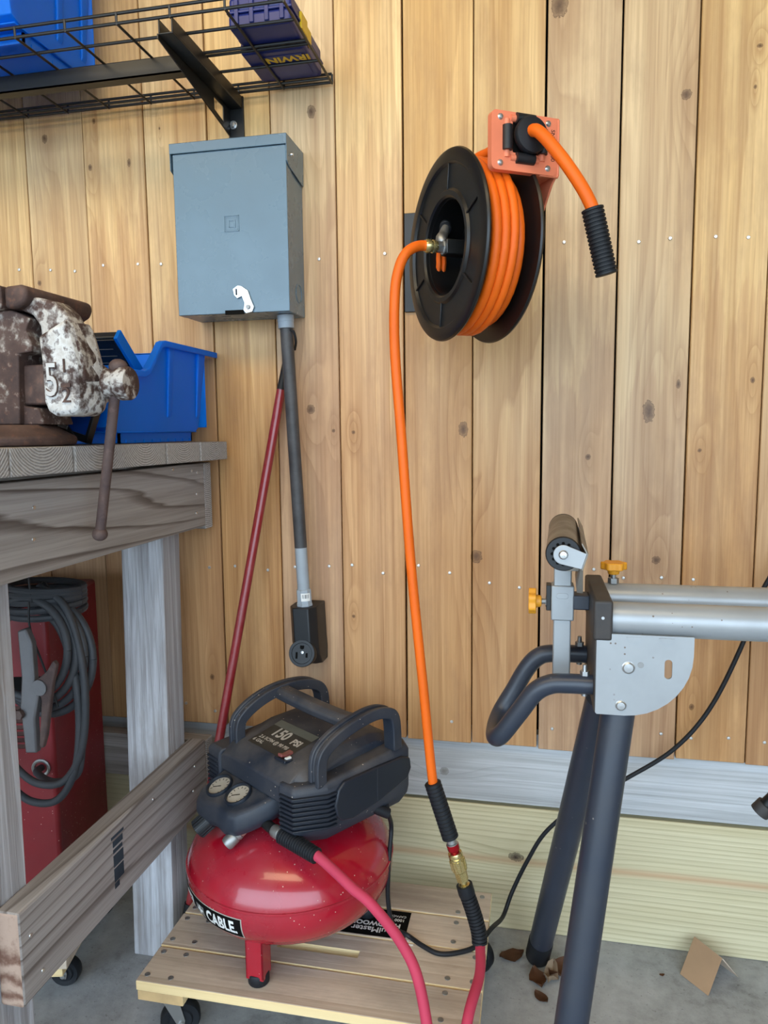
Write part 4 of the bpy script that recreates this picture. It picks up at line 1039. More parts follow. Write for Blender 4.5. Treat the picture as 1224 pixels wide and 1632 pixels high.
# ------------------------------------------------------------------ dolly under the compressor
DZ = 0.14
dl = thing('wood_dolly', 'low slatted wooden dolly on casters carrying the red compressor', 'dolly', (-0.383, -0.252, 0))
DY = [-0.4365, -0.3430, -0.2475, -0.1560, -0.0640]
for i in range(4):
    y0, y1 = DY[i] + 0.0006, DY[i + 1] - 0.0035
    b = B()
    if i == 1:
        xs0, xs1, ya, yb = -0.470, -0.312, -0.3065, -0.2880
        b.box((-0.690, y0, DZ - 0.019), (xs0, y1, DZ)); b.box((xs1, y0, DZ - 0.019), (-0.0785, y1, DZ))
        b.box((xs0, y0, DZ - 0.019), (xs1, ya, DZ)); b.box((xs0, yb, DZ - 0.019), (xs1, y1, DZ))
        bmesh.ops.remove_doubles(b.bm, verts=b.bm.verts, dist=1e-5)
    else: b.box((-0.690, y0, DZ - 0.019), (-0.0785, y1, DZ))
    o = b.build('deck_board', [M['dolly'], M['dolly_edge']], dl, bevel=0.0 if i == 1 else 0.0022, smooth=0)
    for p in o.data.polygons:
        if p.normal.z < 0.5: p.material_index = 1
for x0, x1 in ((-0.688, -0.600), (-0.168, -0.081)):
    b = B(); b.box((x0, -0.4345, DZ - 0.0385), (x1, -0.068, DZ - 0.0192)); o = b.build('cleat', [M['dolly_edge'], M['chip']], dl, bevel=0.0015, smooth=0)
    for p in o.data.polygons:
        if abs(p.normal.y) > 0.9: p.material_index = 1
b = B(); b.lathe([(0.0005, 0.0008), (0.0036, 0.0008), (0.0050, 0.0012), (0.0052, 0.0002), (0.0005, 0.0002)], Matrix.Translation((-0.6759, -0.4188, DZ - 0.0002)), 16); sc0 = b.build('screw', [M['dull_steel']], dl)
for y in (-0.4188, -0.3599, -0.325, -0.264, -0.230, -0.175, -0.1423, -0.0849):
    for x in (-0.6759, -0.630, -0.1423, -0.0975):
        if (x, y) == (-0.6759, -0.4188): continue
        mw = WM[sc0].copy(); mw.translation += Vector((x + 0.6759, y + 0.4188, 0)); copy_part(sc0, dl, mw)
def caster(parent, x, y, top, ang, r=0.036):
    Tm = Matrix.Translation((x, y, 0)) @ Matrix.Rotation(ang, 4, 'Z')
    b = B(Tm); b.box((-0.024, -0.028, top - 0.003), (0.024, 0.028, top - 0.0004)); b.cyl((0, 0, top - 0.012), (0, 0, top - 0.003), 0.017)
    for s in (-1, 1): b.prism([(-0.014, top - 0.011), (0.014, top - 0.011), (0.026, r + 0.004), (0.024, r - 0.008), (0.014, r - 0.008)], s * 0.0145, s * 0.0165, 'XZ')
    fk = b.build('caster_fork', M['dull_steel'], parent, bevel=0.0006)
    b = B(Tm @ Matrix.Translation((0.018, 0, r)) @ Matrix.Rotation(R(90), 4, 'X')); b.lathe([(0.004, -0.0125), (r * 0.55, -0.0125), (r * 0.62, -0.0095), (r * 0.92, -0.0115), (r, -0.007), (r, 0.007), (r * 0.92, 0.0115), (r * 0.62, 0.0095), (r * 0.55, 0.0125), (0.004, 0.0125)], seg=32, closed=True); b.build('caster_wheel', M['black_rubber'], fk)
    b = B(Tm); b.cyl((0.018, -0.0205, r), (0.018, 0.0205, r), 0.0048, seg=10); b.build('axle_bolt', M['zinc'], fk)
for x, y, a in ((-0.648, -0.395, 0.5), (-0.648, -0.11, 0.9), (-0.122, -0.395, 0.3), (-0.122, -0.11, -0.4)): caster(dl, x, y, DZ - 0.0385, a)
b = B(); b.box((-0.368, -0.2425, DZ), (-0.2345, -0.163, DZ + 0.0006)); st = b.build('warning_sticker', M['dark'], dl, smooth=0, label='black sticker with upside-down white print')
def TS(x, y): return Matrix.Translation((x, y, DZ + 0.0008)) @ Matrix.Rotation(PI, 4, 'Z')
text('sticker_lettering', 'HaulMaster', 0.020, M['white'], st, TS(-0.298, -0.225), depth=0.0001, bold=0.0003)
text('sticker_lettering', 'HARDWOOD', 0.0165, M['white'], st, TS(-0.300, -0.2075), depth=0.0001, bold=0.0006)
text('sticker_lettering', '1000 LB.', 0.0105, M['white'], st, TS(-0.262, -0.190), depth=0.0001, bold=0.0002)
text('sticker_lettering', 'CAPACITY', 0.0085, M['white'], st, TS(-0.262, -0.179), depth=0.0001)
b = B(); b.box((-0.238, -0.248, DZ + 0.0004), (-0.226, -0.243, DZ + 0.0010)); b.box((-0.232, -0.256, DZ + 0.0004), (-0.216, -0.252, DZ + 0.001)); b.build('paint_fleck', M['white'], dl, smooth=0, kind='stuff')

# ------------------------------------------------------------------ air compressor
CF = Matrix.Translation((-0.458, -0.245, 0)) @ Matrix.Rotation(R(-34), 4, 'Z')
ac = thing('air_compressor', 'red pancake air compressor with dusty black shroud and twin carry handles', 'air compressor', (-0.458, -0.245, DZ), R(-34))
TR, TZ, TH = 0.1985, 0.290, 0.107
def tank_r(z):
    q = min(1.0, abs(z - TZ) / TH)
    return TR * (1 - q ** 2.15) ** (1 / 2.35)
prof = [(0.001, TZ - TH)]
for k in range(1, 40):
    a = -PI / 2 + PI * k / 40
    z = TZ + TH * math.copysign(abs(math.sin(a)) ** 0.9, math.sin(a)); prof.append((tank_r(z), z))
prof.append((0.001, TZ + TH))
b = B(CF); b.lathe(prof, seg=80); tank = b.build('tank', M['tank_red'], ac, smooth=60)
b = B(CF); b.lathe([(TR - 0.004, 0.3065), (TR + 0.0011, 0.3055), (TR + 0.0014, 0.3035), (TR + 0.0011, 0.3015), (TR - 0.004, 0.3005)], seg=80, closed=True); b.build('weld_seam', M['tank_red'], tank, smooth=60)
for az in (-61, 59, 179):
    a = R(az)
    T = CF @ Matrix.Rotation(a, 4, 'Z') @ Matrix.Translation((0.149, 0, 0))
    b = B(T); b.box((-0.014, -0.017, DZ + 0.016), (-0.010, 0.017, 0.245)); b.box((-0.014, -0.017, DZ + 0.016), (0.018, -0.013, 0.245)); b.box((-0.014, 0.013, DZ + 0.016), (0.018, 0.017, 0.245)); b.box((-0.014, -0.017, DZ + 0.014), (0.018, 0.017, DZ + 0.018)); b.box((0.015, -0.017, DZ + 0.016), (0.018, 0.017, 0.245))
    lg = b.build('leg', M['tank_red'], ac, bevel=0.001)
    b = B(T); b.lathe([(0.001, DZ + 0.0006), (0.0175, DZ + 0.0006), (0.019, DZ + 0.003), (0.019, DZ + 0.019), (0.0175, DZ + 0.021), (0.001, DZ + 0.021)], Matrix.Translation((0.002, 0, 0)), 24); b.build('rubber_foot', M['black_rubber'], lg)
# wrapped label: angle measured from the tank's front
def wrap(az0, zc, off):
    def f(v):
        a = az0 + v.x / TR
        z = zc + v.y
        r = tank_r(z) + off + v.z
        return CF @ Vector((math.sin(a) * r, -math.cos(a) * r, z))
    return f
def patch(name, az0, az1, z0, z1, off, mat, parent, zs=6, n=30, label=None):
    b = B(CF); rg = []
    for i in range(n + 1):
        a = az0 + (az1 - az0) * i / n
        row = []
        for j in range(zs + 1):
            z = z0 + (z1 - z0) * j / zs; r = tank_r(z) + off
            row.append((math.sin(a) * r, -math.cos(a) * r, z))
        rg.append(row)
    b.loft(rg, closed=False, caps=False)
    return b.build(name, mat, parent, smooth=60, label=label)
LZ0, LZ1 = 0.2490, 0.2880
lc = (LZ0 + LZ1) / 2
patch('name_label', R(-48), R(27.6), LZ0 - 0.0018, LZ1 + 0.0018, 0.0005, M['faded_white'], tank)
nl = patch('name_label', R(-47.5), R(27), LZ0, LZ1, 0.0008, M['dark'], tank, label='black name label with white letters')
def curved(txt, az_c, size, bold, sp=1.0, warp=1.0):
    me_f = wrap(R(az_c), lc, 0.0012)
    return text('label_lettering', txt, size, M['white'], nl, None, bold=bold, space=sp, warp=warp, fn=me_f, subdiv=0.006)
curved('CABLE.', 14.2, 0.034, 0.0012, 1.02, 0.66)
curved('PORTER', -19.5, 0.034, 0.0012, 1.02, 0.60)
patch('emblem', R(-5.6), R(1.8), LZ0 + 0.008, LZ1 - 0.008, 0.0011, M['grey_print'], nl, n=6)
curved('+', -2.0, 0.034, 0.001)
# shroud
def topz2(y):
    P = [(-0.105, 0.498), (-0.092, 0.513), (-0.065, 0.528), (0.02, 0.546), (0.10, 0.548), (0.140, 0.538), (0.16, 0.515)]
    for (a, za), (c, zb) in zip(P, P[1:]):
        if y <= c: return za + (zb - za) * (y - a) / (c - a)
    return P[-1][1]
b = B(CF)
plan = [(-0.132, -0.098), (-0.088, -0.100), (-0.082, -0.068), (0.096, -0.068), (0.102, -0.100), (0.140, -0.096), (0.170, -0.045), (0.172, 0.155), (0.150, 0.168), (-0.115, 0.168), (-0.132, 0.150)]
def inset(pl, s): 
    cxx, cyy = 0.02, 0.035
    return [(cxx + (x - cxx) * s, cyy + (y - cyy) * s) for x, y in pl]
b.loft([[(x, y, 0.402) for x, y in inset(plan, 0.90)], [(x, y, 0.425) for x, y in inset(plan, 0.985)], [(x, y, 0.440) for x, y in plan], [(x, y, 0.500 + 0.012 * (y + 0.1) / 0.26) for x, y in plan], [(x, y, 0.509 + 0.014 * (y + 0.1) / 0.26) for x, y in inset(plan, 0.965)]])
shr = b.build('shroud', M['shroud'], ac, bevel=0.004, bseg=3)
b = B(CF)
ys = [-0.098, -0.092, -0.080, -0.065, -0.03, 0.02, 0.06, 0.10, 0.125, 0.140, 0.155]
rg = []
for y in ys:
    z = topz2(y); rg.append([(-0.098, y, 0.47), (-0.096, y, z - 0.016), (-0.080, y, z - 0.003), (-0.055, y, z), (0.075, y, z), (0.120, y, z - 0.004), (0.136, y, z - 0.018), (0.138, y, 0.47)])
for k, y in enumerate(ys[:3]):
    rg[k] = [(min(x, 0.12) , max(y, -0.072 - 0.008 * (3 - k)), zz) for x, y, zz in rg[k]]
b.loft(rg); b.build('shroud_top', M['shroud'], ac, bevel=0.003)
# recessed front wall ribs, corner louvres
edge = [(0.108, -0.1015), (0.142, -0.0985), (0.1725, -0.046), (0.1735, -0.028)]
for k in range(8):
    z = 0.432 + k * 0.0082
    b = B(CF)
    o_ = []
    for x, y in edge:
        n_ = Vector((x - 0.10, y + 0.03, 0)).normalized() * 0.0035
        o_.append([(x - n_.x, y - n_.y, z), (x + n_.x * 0.7, y + n_.y * 0.7, z), (x + n_.x * 0.7, y + n_.y * 0.7, z + 0.0042), (x - n_.x, y - n_.y, z + 0.0050)])
    b.loft(o_); b.build('louvre', M['shroud_clean'], shr, bevel=0.0006)
for k in range(7):
    z = 0.432 + k * 0.0088
    b = B(CF); b.box((-0.1355, -0.092, z), (-0.131, -0.02, z + 0.0045)); b.box((-0.130, -0.1015, z), (-0.094, -0.097, z + 0.0045)); b.build('louvre', M['shroud_clean'], shr, bevel=0.0006)
sp = [(-0.034, 0.470), (-0.026, 0.496), (-0.012, 0.507), (0.066, 0.507), (0.132, 0.505), (0.153, 0.496), (0.156, 0.476), (0.146, 0.458), (0.072, 0.440), (0.006, 0.432), (-0.020, 0.438), (-0.030, 0.450)]
b = B(CF); b.prism(sp, 0.170, 0.178, 'YZ'); pnl = b.build('side_panel', M['shroud_clean'], ac, bevel=0.003, bseg=3, label='smooth black side panel')
b = B(CF); b.box((0.1775, 0.0655, 0.442), (0.1784, 0.0670, 0.505)); b.build('panel_line', M['shroud'], pnl)
# handles
def strap(path, wx, t, name, groove=True):
    pts = catmull(path, 6); rg = []
    for i, p in enumerate(pts):
        d_ = (pts[min(i + 1, len(pts) - 1)] - pts[max(i - 1, 0)]).normalized()
        nn = Vector((1, 0, 0)).cross(d_).normalized()
        if nn.z < 0 and abs(nn.z) > 0.3: nn = -nn
        o_ = nn * t
        rg.append([p + Vector((-wx, 0, 0)) - o_, p + Vector((wx, 0, 0)) - o_, p + Vector((wx, 0, 0)) + o_, p + Vector((wx * 0.35, 0, 0)) + o_, p + Vector((wx * 0.30, 0, 0)) + o_ * 0.45, p + Vector((-wx * 0.30, 0, 0)) + o_ * 0.45, p + Vector((-wx * 0.35, 0, 0)) + o_, p + Vector((-wx, 0, 0)) + o_])
    b = B(CF); b.loft(rg); return b.build(name, M['shroud'], ac, bevel=0.002, bang=40)
strap([(0.150, -0.050, 0.505), (0.151, -0.050, 0.545), (0.152, -0.040, 0.566), (0.153, -0.010, 0.583), (0.155, 0.030, 0.595), (0.157, 0.070, 0.601), (0.159, 0.100, 0.597), (0.160, 0.120, 0.580), (0.161, 0.124, 0.520)], 0.0140, 0.0105, 'side_handle')
strap([(-0.078, -0.064, 0.505), (-0.077, -0.064, 0.552), (-0.072, -0.052, 0.574), (-0.068, -0.022, 0.592), (-0.066, 0.016, 0.602), (-0.064, 0.060, 0.604), (-0.062, 0.104, 0.596), (-0.062, 0.130, 0.574), (-0.062, 0.136, 0.520)], 0.0140, 0.0105, 'side_handle')
b = B(CF)
b.loft([[(x, y - 0.018, z - 0.010), (x, y + 0.018, z - 0.010), (x, y + 0.020, z + 0.004), (x, y + 0.010, z + 0.012), (x, y - 0.010, z + 0.012), (x, y - 0.020, z + 0.004)] for x, y, z in ((-0.056, 0.030, 0.599), (-0.02, 0.030, 0.597), (0.05, 0.034, 0.592), (0.12, 0.038, 0.590), (0.148, 0.040, 0.592))])
b.build('cross_handle', M['shroud'], ac, bevel=0.003)
# top label, tilted with the shroud
lz = lambda y: topz2(y) + 0.0006
b = B(CF); b.loft([[(-0.046, y, lz(y)), (0.072, y, lz(y))] for y in (-0.062, -0.03, 0.018)], closed=False, caps=False)
tl = b.build('rating_label', M['label_black'], ac, smooth=0, label='worn black rating label')
b = B(CF); b.loft([[(-0.046, y, lz(y) + 0.0003), (0.072, y, lz(y) + 0.0003)] for y in (0.000, 0.018)], closed=False, caps=False); b.build('label_band', M['label_band'], tl, smooth=0)
def on_top(x, y): return lambda v: CF @ Vector((x + v.x, y + v.y, lz(y + v.y) + 0.0006 + v.z))
text('label_lettering', '150', 0.034, M['faded_white'], tl, None, bold=0.0011, fn=on_top(-0.002, -0.0150), warp=0.9)
text('label_lettering', 'PSI', 0.021, M['faded_white'], tl, None, bold=0.0008, fn=on_top(0.049, -0.0190))
text('label_lettering', '2.6 SCFM @ 90 PSI', 0.0115, M['faded_white'], tl, None, bold=0.0003, fn=on_top(0.006, -0.039), warp=0.95)
text('label_lettering', '6 GAL', 0.0115, M['faded_white'], tl, None, bold=0.0003, fn=on_top(-0.026, -0.051))
b = B(CF @ Matrix.Translation((0.067, -0.052, topz2(-0.052) - 0.004)) @ Matrix.Rotation(R(-12), 4, 'X'))
b.box((-0.014, -0.020, -0.002), (0.018, 0.016, 0.003)); b.build('switch_well', M['shroud_clean'], ac, bevel=0.001)
b = B(CF @ Matrix.Translation((0.064, -0.054, topz2(-0.054) + 0.001)) @ Matrix.Rotation(R(-12), 4, 'X'))
b.prism([(-0.014, 0.0), (-0.014, 0.006), (-0.004, 0.004), (0.012, 0.009), (0.012, 0.0)], -0.006, 0.006, 'YZ'); b.build('power_switch', M['switch'], ac, bevel=0.0012, label='faded red rocker switch')
b = B(CF @ Matrix.Translation((0.0765, -0.058, topz2(-0.058) + 0.001))); b.box((-0.003, -0.006, 0), (0.003, 0.006, 0.004)); b.build('switch_mark', M['white'], ac, bevel=0.001)
# gauge console
def cz(y): return 0.480 - 0.42 * (-0.066 - y)
b = B(CF)
top = [(-0.088, -0.066), (0.082, -0.066), (0.076, -0.095), (0.058, -0.128), (0.040, -0.150), (0.014, -0.158), (-0.018, -0.154), (-0.050, -0.162), (-0.078, -0.158), (-0.092, -0.140), (-0.090, -0.10)]
def sc_(pl, s): 
    return [(-0.010 + (x + 0.010) * s, -0.11 + (y + 0.11) * s) for x, y in pl]
b.loft([[(x, y, cz(y) - 0.052 + 0.3 * (-0.066 - y) * 0.2) for x, y in sc_(top, 0.86)], [(x, y, cz(y) - 0.030) for x, y in sc_(top, 1.02)], [(x, y, cz(y) - 0.010) for x, y in sc_(top, 1.0)], [(x, y, cz(y)) for x, y in sc_(top, 0.93)]])
con = b.build('gauge_console', M['shroud'], ac, bevel=0.005, bseg=3)
GT = Matrix.Rotation(math.atan(0.42), 4, 'X')
for gx, gy in ((-0.052, -0.122), (0.004, -0.1175)):
    Tg = CF @ Matrix.Translation((gx, gy, cz(gy))) @ GT
    b = B(Tg); b.lathe([(0.0215, -0.004), (0.0255, -0.004), (0.0262, 0.003), (0.0250, 0.0062), (0.0225, 0.0062), (0.0210, 0.002)], seg=36, closed=True); gg = b.build('pressure_gauge', M['shroud_clean'], ac)
    b = B(Tg); b.lathe([(0.0003, 0.0012), (0.0215, 0.0012), (0.0215, -0.003), (0.0003, -0.003)], seg=36); b.build('dial', M['dial'], gg)
    b = B(Tg)
    for k in range(11):
        a = R(225 - 27 * k); c_, s_ = math.cos(a), math.sin(a)
        Q = Matrix.Rotation(a, 4, 'Z'); b.box((0.0145, -0.0005, 0.0012), (0.0185, 0.0005, 0.0016), Q)
    b.box((-0.003, -0.0006, 0.0013), (0.014, 0.0006, 0.0019), Matrix.Rotation(R(215), 4, 'Z')); b.build('dial_marks', M['dark'], gg, smooth=0, kind='stuff')
d_ = Vector((-0.35, -0.72, -0.60)).normalized()
k0 = Vector((-0.050, -0.146, 0.404))
b = B(CF); b.cyl(k0, k0 + d_ * 0.030, 0.0175, 0.0165, 24)
for k in range(18):
    a = 2 * PI * k / 18; F = Matrix.Translation(k0) @ frame_z(d_) @ Matrix.Rotation(a, 4, 'Z'); b.box((0.0165, -0.0013, 0.002), (0.0185, 0.0013, 0.029), F)
b.build('regulator_knob', M['black_plastic'], ac, bevel=0.0006)
k1 = Vector((0.030, -0.126, 0.410)); d1 = Vector((-0.30, -0.70, -0.62)).normalized()
F = CF @ Matrix.Translation(k1) @ frame_z(d1)
b = B(F); b.cyl((0, 0, -0.012), (0, 0, 0.012), 0.0112, 0.0112, 6); b.build('coupler_nut', M['zinc'], ac, smooth=20)
b = B(F); b.lathe([(0.008, 0.010), (0.0118, 0.010), (0.0122, 0.016), (0.0110, 0.018), (0.0122, 0.020), (0.0126, 0.036), (0.0112, 0.040), (0.0085, 0.040), (0.008, 0.018)], seg=24, closed=True); b.build('quick_coupler', M['dull_steel'], ac)
w0 = CF.inverted() @ Vector((-0.440, -0.379, 0.418)); w1 = Vector((0.050, -0.100, 0.422))
b = B(CF); b.cyl(w1, w0, 0.0095, 0.0098, 18); b.build('outlet_nipple', M['black_metal'], ac)
b = B(CF); b.cyl((0.17, 0.10, 0.402), (0.145, 0.06, 0.43), 0.010, 0.012, 14); b.build('cord_grip', M['black_rubber'], ac)

# ------------------------------------------------------------------ power cord of the compressor
g0 = CF @ Vector((0.17, 0.10, 0.402))
cpnts = [g0 + Vector((-0.005, 0.01, 0.015)), g0, Vector((-0.262, -0.225, 0.355)), Vector((-0.262, -0.255, 0.295)), Vector((-0.262, -0.262, 0.23)), Vector((-0.254, -0.252, 0.172)), Vector((-0.2292, -0.2368, 0.1458)), Vector((-0.197, -0.258, 0.1448)), Vector((-0.1637, -0.2724, 0.1446)), Vector((-0.128, -0.262, 0.1446)), Vector((-0.0967, -0.2375, 0.1446)), Vector((-0.072, -0.175, 0.139)),
         Vector((-0.055, -0.065, 0.088)), Vector((-0.0375, -0.035, 0.125)), Vector((-0.006, -0.028, 0.196)), Vector((0.0338, -0.027, 0.268)), Vector((0.1053, -0.027, 0.338)), Vector((0.1894, -0.03, 0.399)), Vector((0.280, -0.03, 0.470)), Vector((0.345, -0.03, 0.560)), Vector((0.398, -0.03, 0.69)), Vector((0.43, -0.03, 0.80)), Vector((0.50, -0.03, 0.93)), Vector((0.56, -0.01, 0.99))]
b = B(); b.tube(catmull(cpnts, 10), 0.0044, 10)
b.build('power_cord', M['black_rubber'], ac, label='black power cord looping across the dolly and up the wall')

# ------------------------------------------------------------------ saw stand
ss = thing('saw_stand', 'silver and black miter saw stand with roller, orange knobs and splayed tube legs', 'saw stand', (0.3, -0.40, 0))
ZT = 0.847
for y in (-0.47, -0.34):
    b = B(); b.cyl((0.095, y, ZT), (1.25, y, ZT), 0.0236, seg=28); b.build('rail_tube', M['stand_grey'], ss)
b = B(); b.box((0.0815, -0.500, 0.8215), (0.1075, -0.312, 0.8785)); ec = b.build('end_cap', M['stand_cap'], ss, bevel=0.004, bseg=3)
b = B(); b.cyl((0.094, -0.5004, 0.8545), (0.094, -0.5015, 0.8545), 0.0022, seg=10); b.build('cap_pin', M['zinc'], ec)
# side plate with a quarter-round end and a slot
arc = [(0.0865, 0.8320), (0.2135, 0.8320)]
arc += [(0.2135, 0.806)] + [(0.1250 + 0.0885 * math.cos(R(-a)), 0.806 + 0.0895 * math.sin(R(-a))) for a in range(10, 91, 10)] + [(0.0885, 0.7165), (0.0865, 0.7185)]
def plate(y0, y1):
    # outline minus a slot: split into a left piece and right pieces round the slot
    b = B()
    sl0, sl1, sb, st_ = 0.1765, 0.1865, 0.7722, 0.7995
    def cut(poly, keep, val, ax):
        out = []
        for (p, q) in zip(poly, poly[1:] + poly[:1]):
            ip, iq = keep(p), keep(q)
            if ip: out.append(p)
            if ip != iq:
                t = (val - p[ax]) / (q[ax] - p[ax]); out.append((p[0] + (q[0] - p[0]) * t, p[1] + (q[1] - p[1]) * t))
        return out
    L_ = cut(arc, lambda p: p[0] <= sl0, sl0, 0)
    Rr = cut(arc, lambda p: p[0] >= sl1, sl1, 0)
    Mid = cut(cut(arc, lambda p: p[0] >= sl0, sl0, 0), lambda p: p[0] <= sl1, sl1, 0)
    cxs = (sl0 + sl1) / 2; rs = (sl1 - sl0) / 2
    up_ = cut(Mid, lambda p: p[1] >= st_ - rs, st_ - rs, 1); dn = cut(Mid, lambda p: p[1] <= sb + rs, sb + rs, 1)
    for P in (L_, Rr): b.prism(P, y0, y1)
    # rounded slot ends
    ztop = 0.832
    b.prism([(sl0, st_ - rs)] + [(cxs - rs * math.cos(R(a)), st_ - rs + rs * math.sin(R(a))) for a in range(15, 166, 15)] + [(sl1, st_ - rs), (sl1, ztop), (sl0, ztop)], y0, y1)
    zl = min(p[1] for p in dn); 
    bot = sorted([p for p in dn if p[1] < sb - 0.002], key=lambda p: -p[0])
    b.prism([(sl1, sb + rs)] + [(cxs + rs * math.cos(R(a)), sb + rs - rs * math.sin(R(a))) for a in range(15, 166, 15)] + [(sl0, sb + rs)] + list(reversed(bot)), y0, y1)
    return b
pb = plate(-0.4985, -0.4955); bp = pb.build('side_plate', M['stand_grey'], ss, smooth=20)
pb = plate(-0.3155, -0.3125); pb.build('side_plate', M['stand_grey'], ss, smooth=20)
b = B(); b.box((0.0845, -0.4985, 0.7185), (0.0875, -0.3125, 0.8220)); b.build('end_plate', M['stand_cap'], ss, bevel=0.001)
for x, z, r in ((0.1293, 0.7857, 0.0088), (0.1207, 0.7311, 0.0075)):
    b = B(Matrix.Translation((x, -0.4985, z)) @ Matrix.Rotation(R(90), 4, 'X')); b.lathe([(0.0003, 0.0035), (r * 0.7, 0.0032), (r * 0.85, 0.0018), (r, 0.0012), (r, 0.0), (0.0003, 0)], seg=24); b.build('rivet', M['zinc'], bp)
    b = B(); b.cyl((x, -0.4955, z), (x, -0.3155, z), 0.005); b.build('cross_pin', M['dull_steel'], ss)
b = B(); b.cyl((0.1455, -0.4984, 0.790), (0.1455, -0.4992, 0.790), 0.0042, seg=14); b.build('dimple', M['dull_steel'], bp)
for x in (0.136, 0.178):
    b = B(); b.prism([(x + 0.0105 * math.cos(R(a)), 0.8318 + 0.0105 * math.sin(R(a))) for a in range(195, 346, 15)], -0.4998, -0.4984); b.build('weld_pad', M['stand_grey'], bp)
# legs
def leg_(p, q, name='leg'):
    b = B(); b.cyl(p, q, 0.0236, seg=26); l_ = b.build(name, M['stand_black'], ss)
    d_ = (Vector(q) - Vector(p)).normalized()
    b = B(); b.tube([Vector(q) - d_ * 0.052, Vector(q) - d_ * 0.048, Vector(q) + d_ * 0.006, Vector(q) + d_ * 0.010], [0.0240, 0.0250, 0.0252, 0.023], 24)
    b.build('foot_cap', M['black_rubber'], l_)
leg_((0.1262, -0.464, 0.755), (0.0275, -0.566, 0.018)); leg_((0.1045, -0.392, 0.70), (0.0185, -0.072, 0.020))
leg_((1.10, -0.464, 0.755), (1.20, -0.566, 0.018)); leg_((1.10, -0.40, 0.70), (1.19, -0.085, 0.020))
b = B(); b.box((0.0865, -0.45, 0.80), (0.16, -0.36, 0.824)); b.build('pivot_block', M['stand_black'], ss, bevel=0.002)
# bent handle
hpth = catmull([(0.089, -0.47, 0.7485), (0.050, -0.47, 0.7480), (0.026, -0.47, 0.7455), (0.004, -0.468, 0.7315), (-0.018, -0.464, 0.699), (-0.043, -0.455, 0.660), (-0.0535, -0.437, 0.645), (-0.057, -0.405, 0.640), (-0.0555, -0.372, 0.643), (-0.048, -0.350, 0.656), (-0.030, -0.342, 0.686), (-0.010, -0.340, 0.723), (0.008, -0.34, 0.744), (0.030, -0.34, 0.7515), (0.088, -0.34, 0.753)], 8)
b = B(); b.tube(hpth, 0.0142, 18); b.build('carry_handle', M['stand_black'], ss, label='bent black tube handle')
for y, z in ((-0.47, 0.7485), (-0.34, 0.753)):
    b = B(); b.cyl((0.0735, y, z + 0.0135), (0.0735, y, z + 0.020), 0.0068, 0.0068, 6); b.cyl((0.0735, y, z + 0.019), (0.0735, y, z + 0.029), 0.0036, 0.0032, 12); b.cyl((0.0735, y, z - 0.017), (0.0735, y, z + 0.0195), 0.0045, seg=12); b.build('bolt', M['zinc'] if y < -0.4 else M['dull_steel'], ss)
# roller support
b = B(); b.box((0.058, -0.4165, 0.8435), (0.0825, -0.3835, 0.8655)); b.build('support_arm', M['stand_black'], ss, bevel=0.002)
b = B(); b.box((0.0300, -0.4125, 0.7365), (0.0560, -0.3875, 0.918)); b.build('upright', M['stand_grey'], ss, bevel=0.002)
b = B(); b.box((0.0262, -0.4162, 0.826), (0.0598, -0.3838, 0.8795)); slv = b.build('sleeve', M['stand_grey'], ss, bevel=0.002)
b = B(); pr = rrect(0.0335, 0.0515, 0.8600, 0.8685, 0.0042); b.prism(pr, -0.4168, -0.416); b.build('pressed_oval', M['stand_grey'], slv, bevel=0.0004)
def star(T, name='star_knob'):
    b = B(T); P = []
    for k in range(48):
        a = 2 * PI * k / 48; P.append(((0.0182 + 0.0020 * math.cos(6 * a)) * math.cos(a), (0.0182 + 0.0020 * math.cos(6 * a)) * math.sin(a)))
    b.prism(P, 0.008, 0.0195, 'XY'); b.cyl((0, 0, 0.0), (0, 0, 0.009), 0.0085, 0.010, 20)
    k_ = b.build(name, M['knob_orange'], ss, bevel=0.0014, bang=50)
    b = B(T); b.cyl((0, 0, -0.016), (0, 0, 0.001), 0.0042, seg=14); b.cyl((0, 0, -0.014), (0, 0, -0.006), 0.0085, 0.0085, 6); b.build('threaded_stud', M['dull_steel'], k_, smooth=20)
star(Matrix.Translation((0.0122, -0.400, 0.8515)) @ Matrix.Rotation(R(-90), 4, 'Y'))
star(Matrix.Translation((0.1232, -0.340, 0.8850)))
b = B(); b.box((0.0190, -0.412, 0.8400), (0.0262, -0.388, 0.8790)); b.build('clamp_pad', M['black_metal'], ss, bevel=0.001)
ra, rb = Vector((0.0385, -0.523, 0.9462)), Vector((0.0475, -0.277, 0.9500))
F = Matrix.Translation(ra) @ frame_z(rb - ra); RL = (rb - ra).length
b = B(F); b.lathe([(0.0205, 0.002), (0.0232, 0.002), (0.0232, RL - 0.002), (0.0205, RL - 0.002)], seg=40, closed=True); rl = b.build('roller', M['roller'], ss)
for h0, h1 in ((0.0, 0.012), (RL - 0.012, RL)):
    b = B(F); b.lathe([(0.004, h0), (0.0222, h0), (0.0236, h0 + 0.002), (0.0236, h0 + 0.004), (0.0205, h1), (0.004, h1)], seg=36, closed=True)
    e_ = b.build('roller_end', M['black_plastic'], rl)
    if h0 == 0:
        for k in range(12):
            a = 2 * PI * k / 12
            b = B(F); b.cyl((math.cos(a) * 0.0145, math.sin(a) * 0.0145, -0.0004), (math.cos(a) * 0.0145, math.sin(a) * 0.0145, 0.0012), 0.0022, seg=8); b.build('lightening_hole', M['dark'], rl)
b = B(F); b.cyl((0, 0, -0.006), (0, 0, RL + 0.006), 0.0038, seg=12); ax_ = b.build('axle', M['dull_steel'], ss)
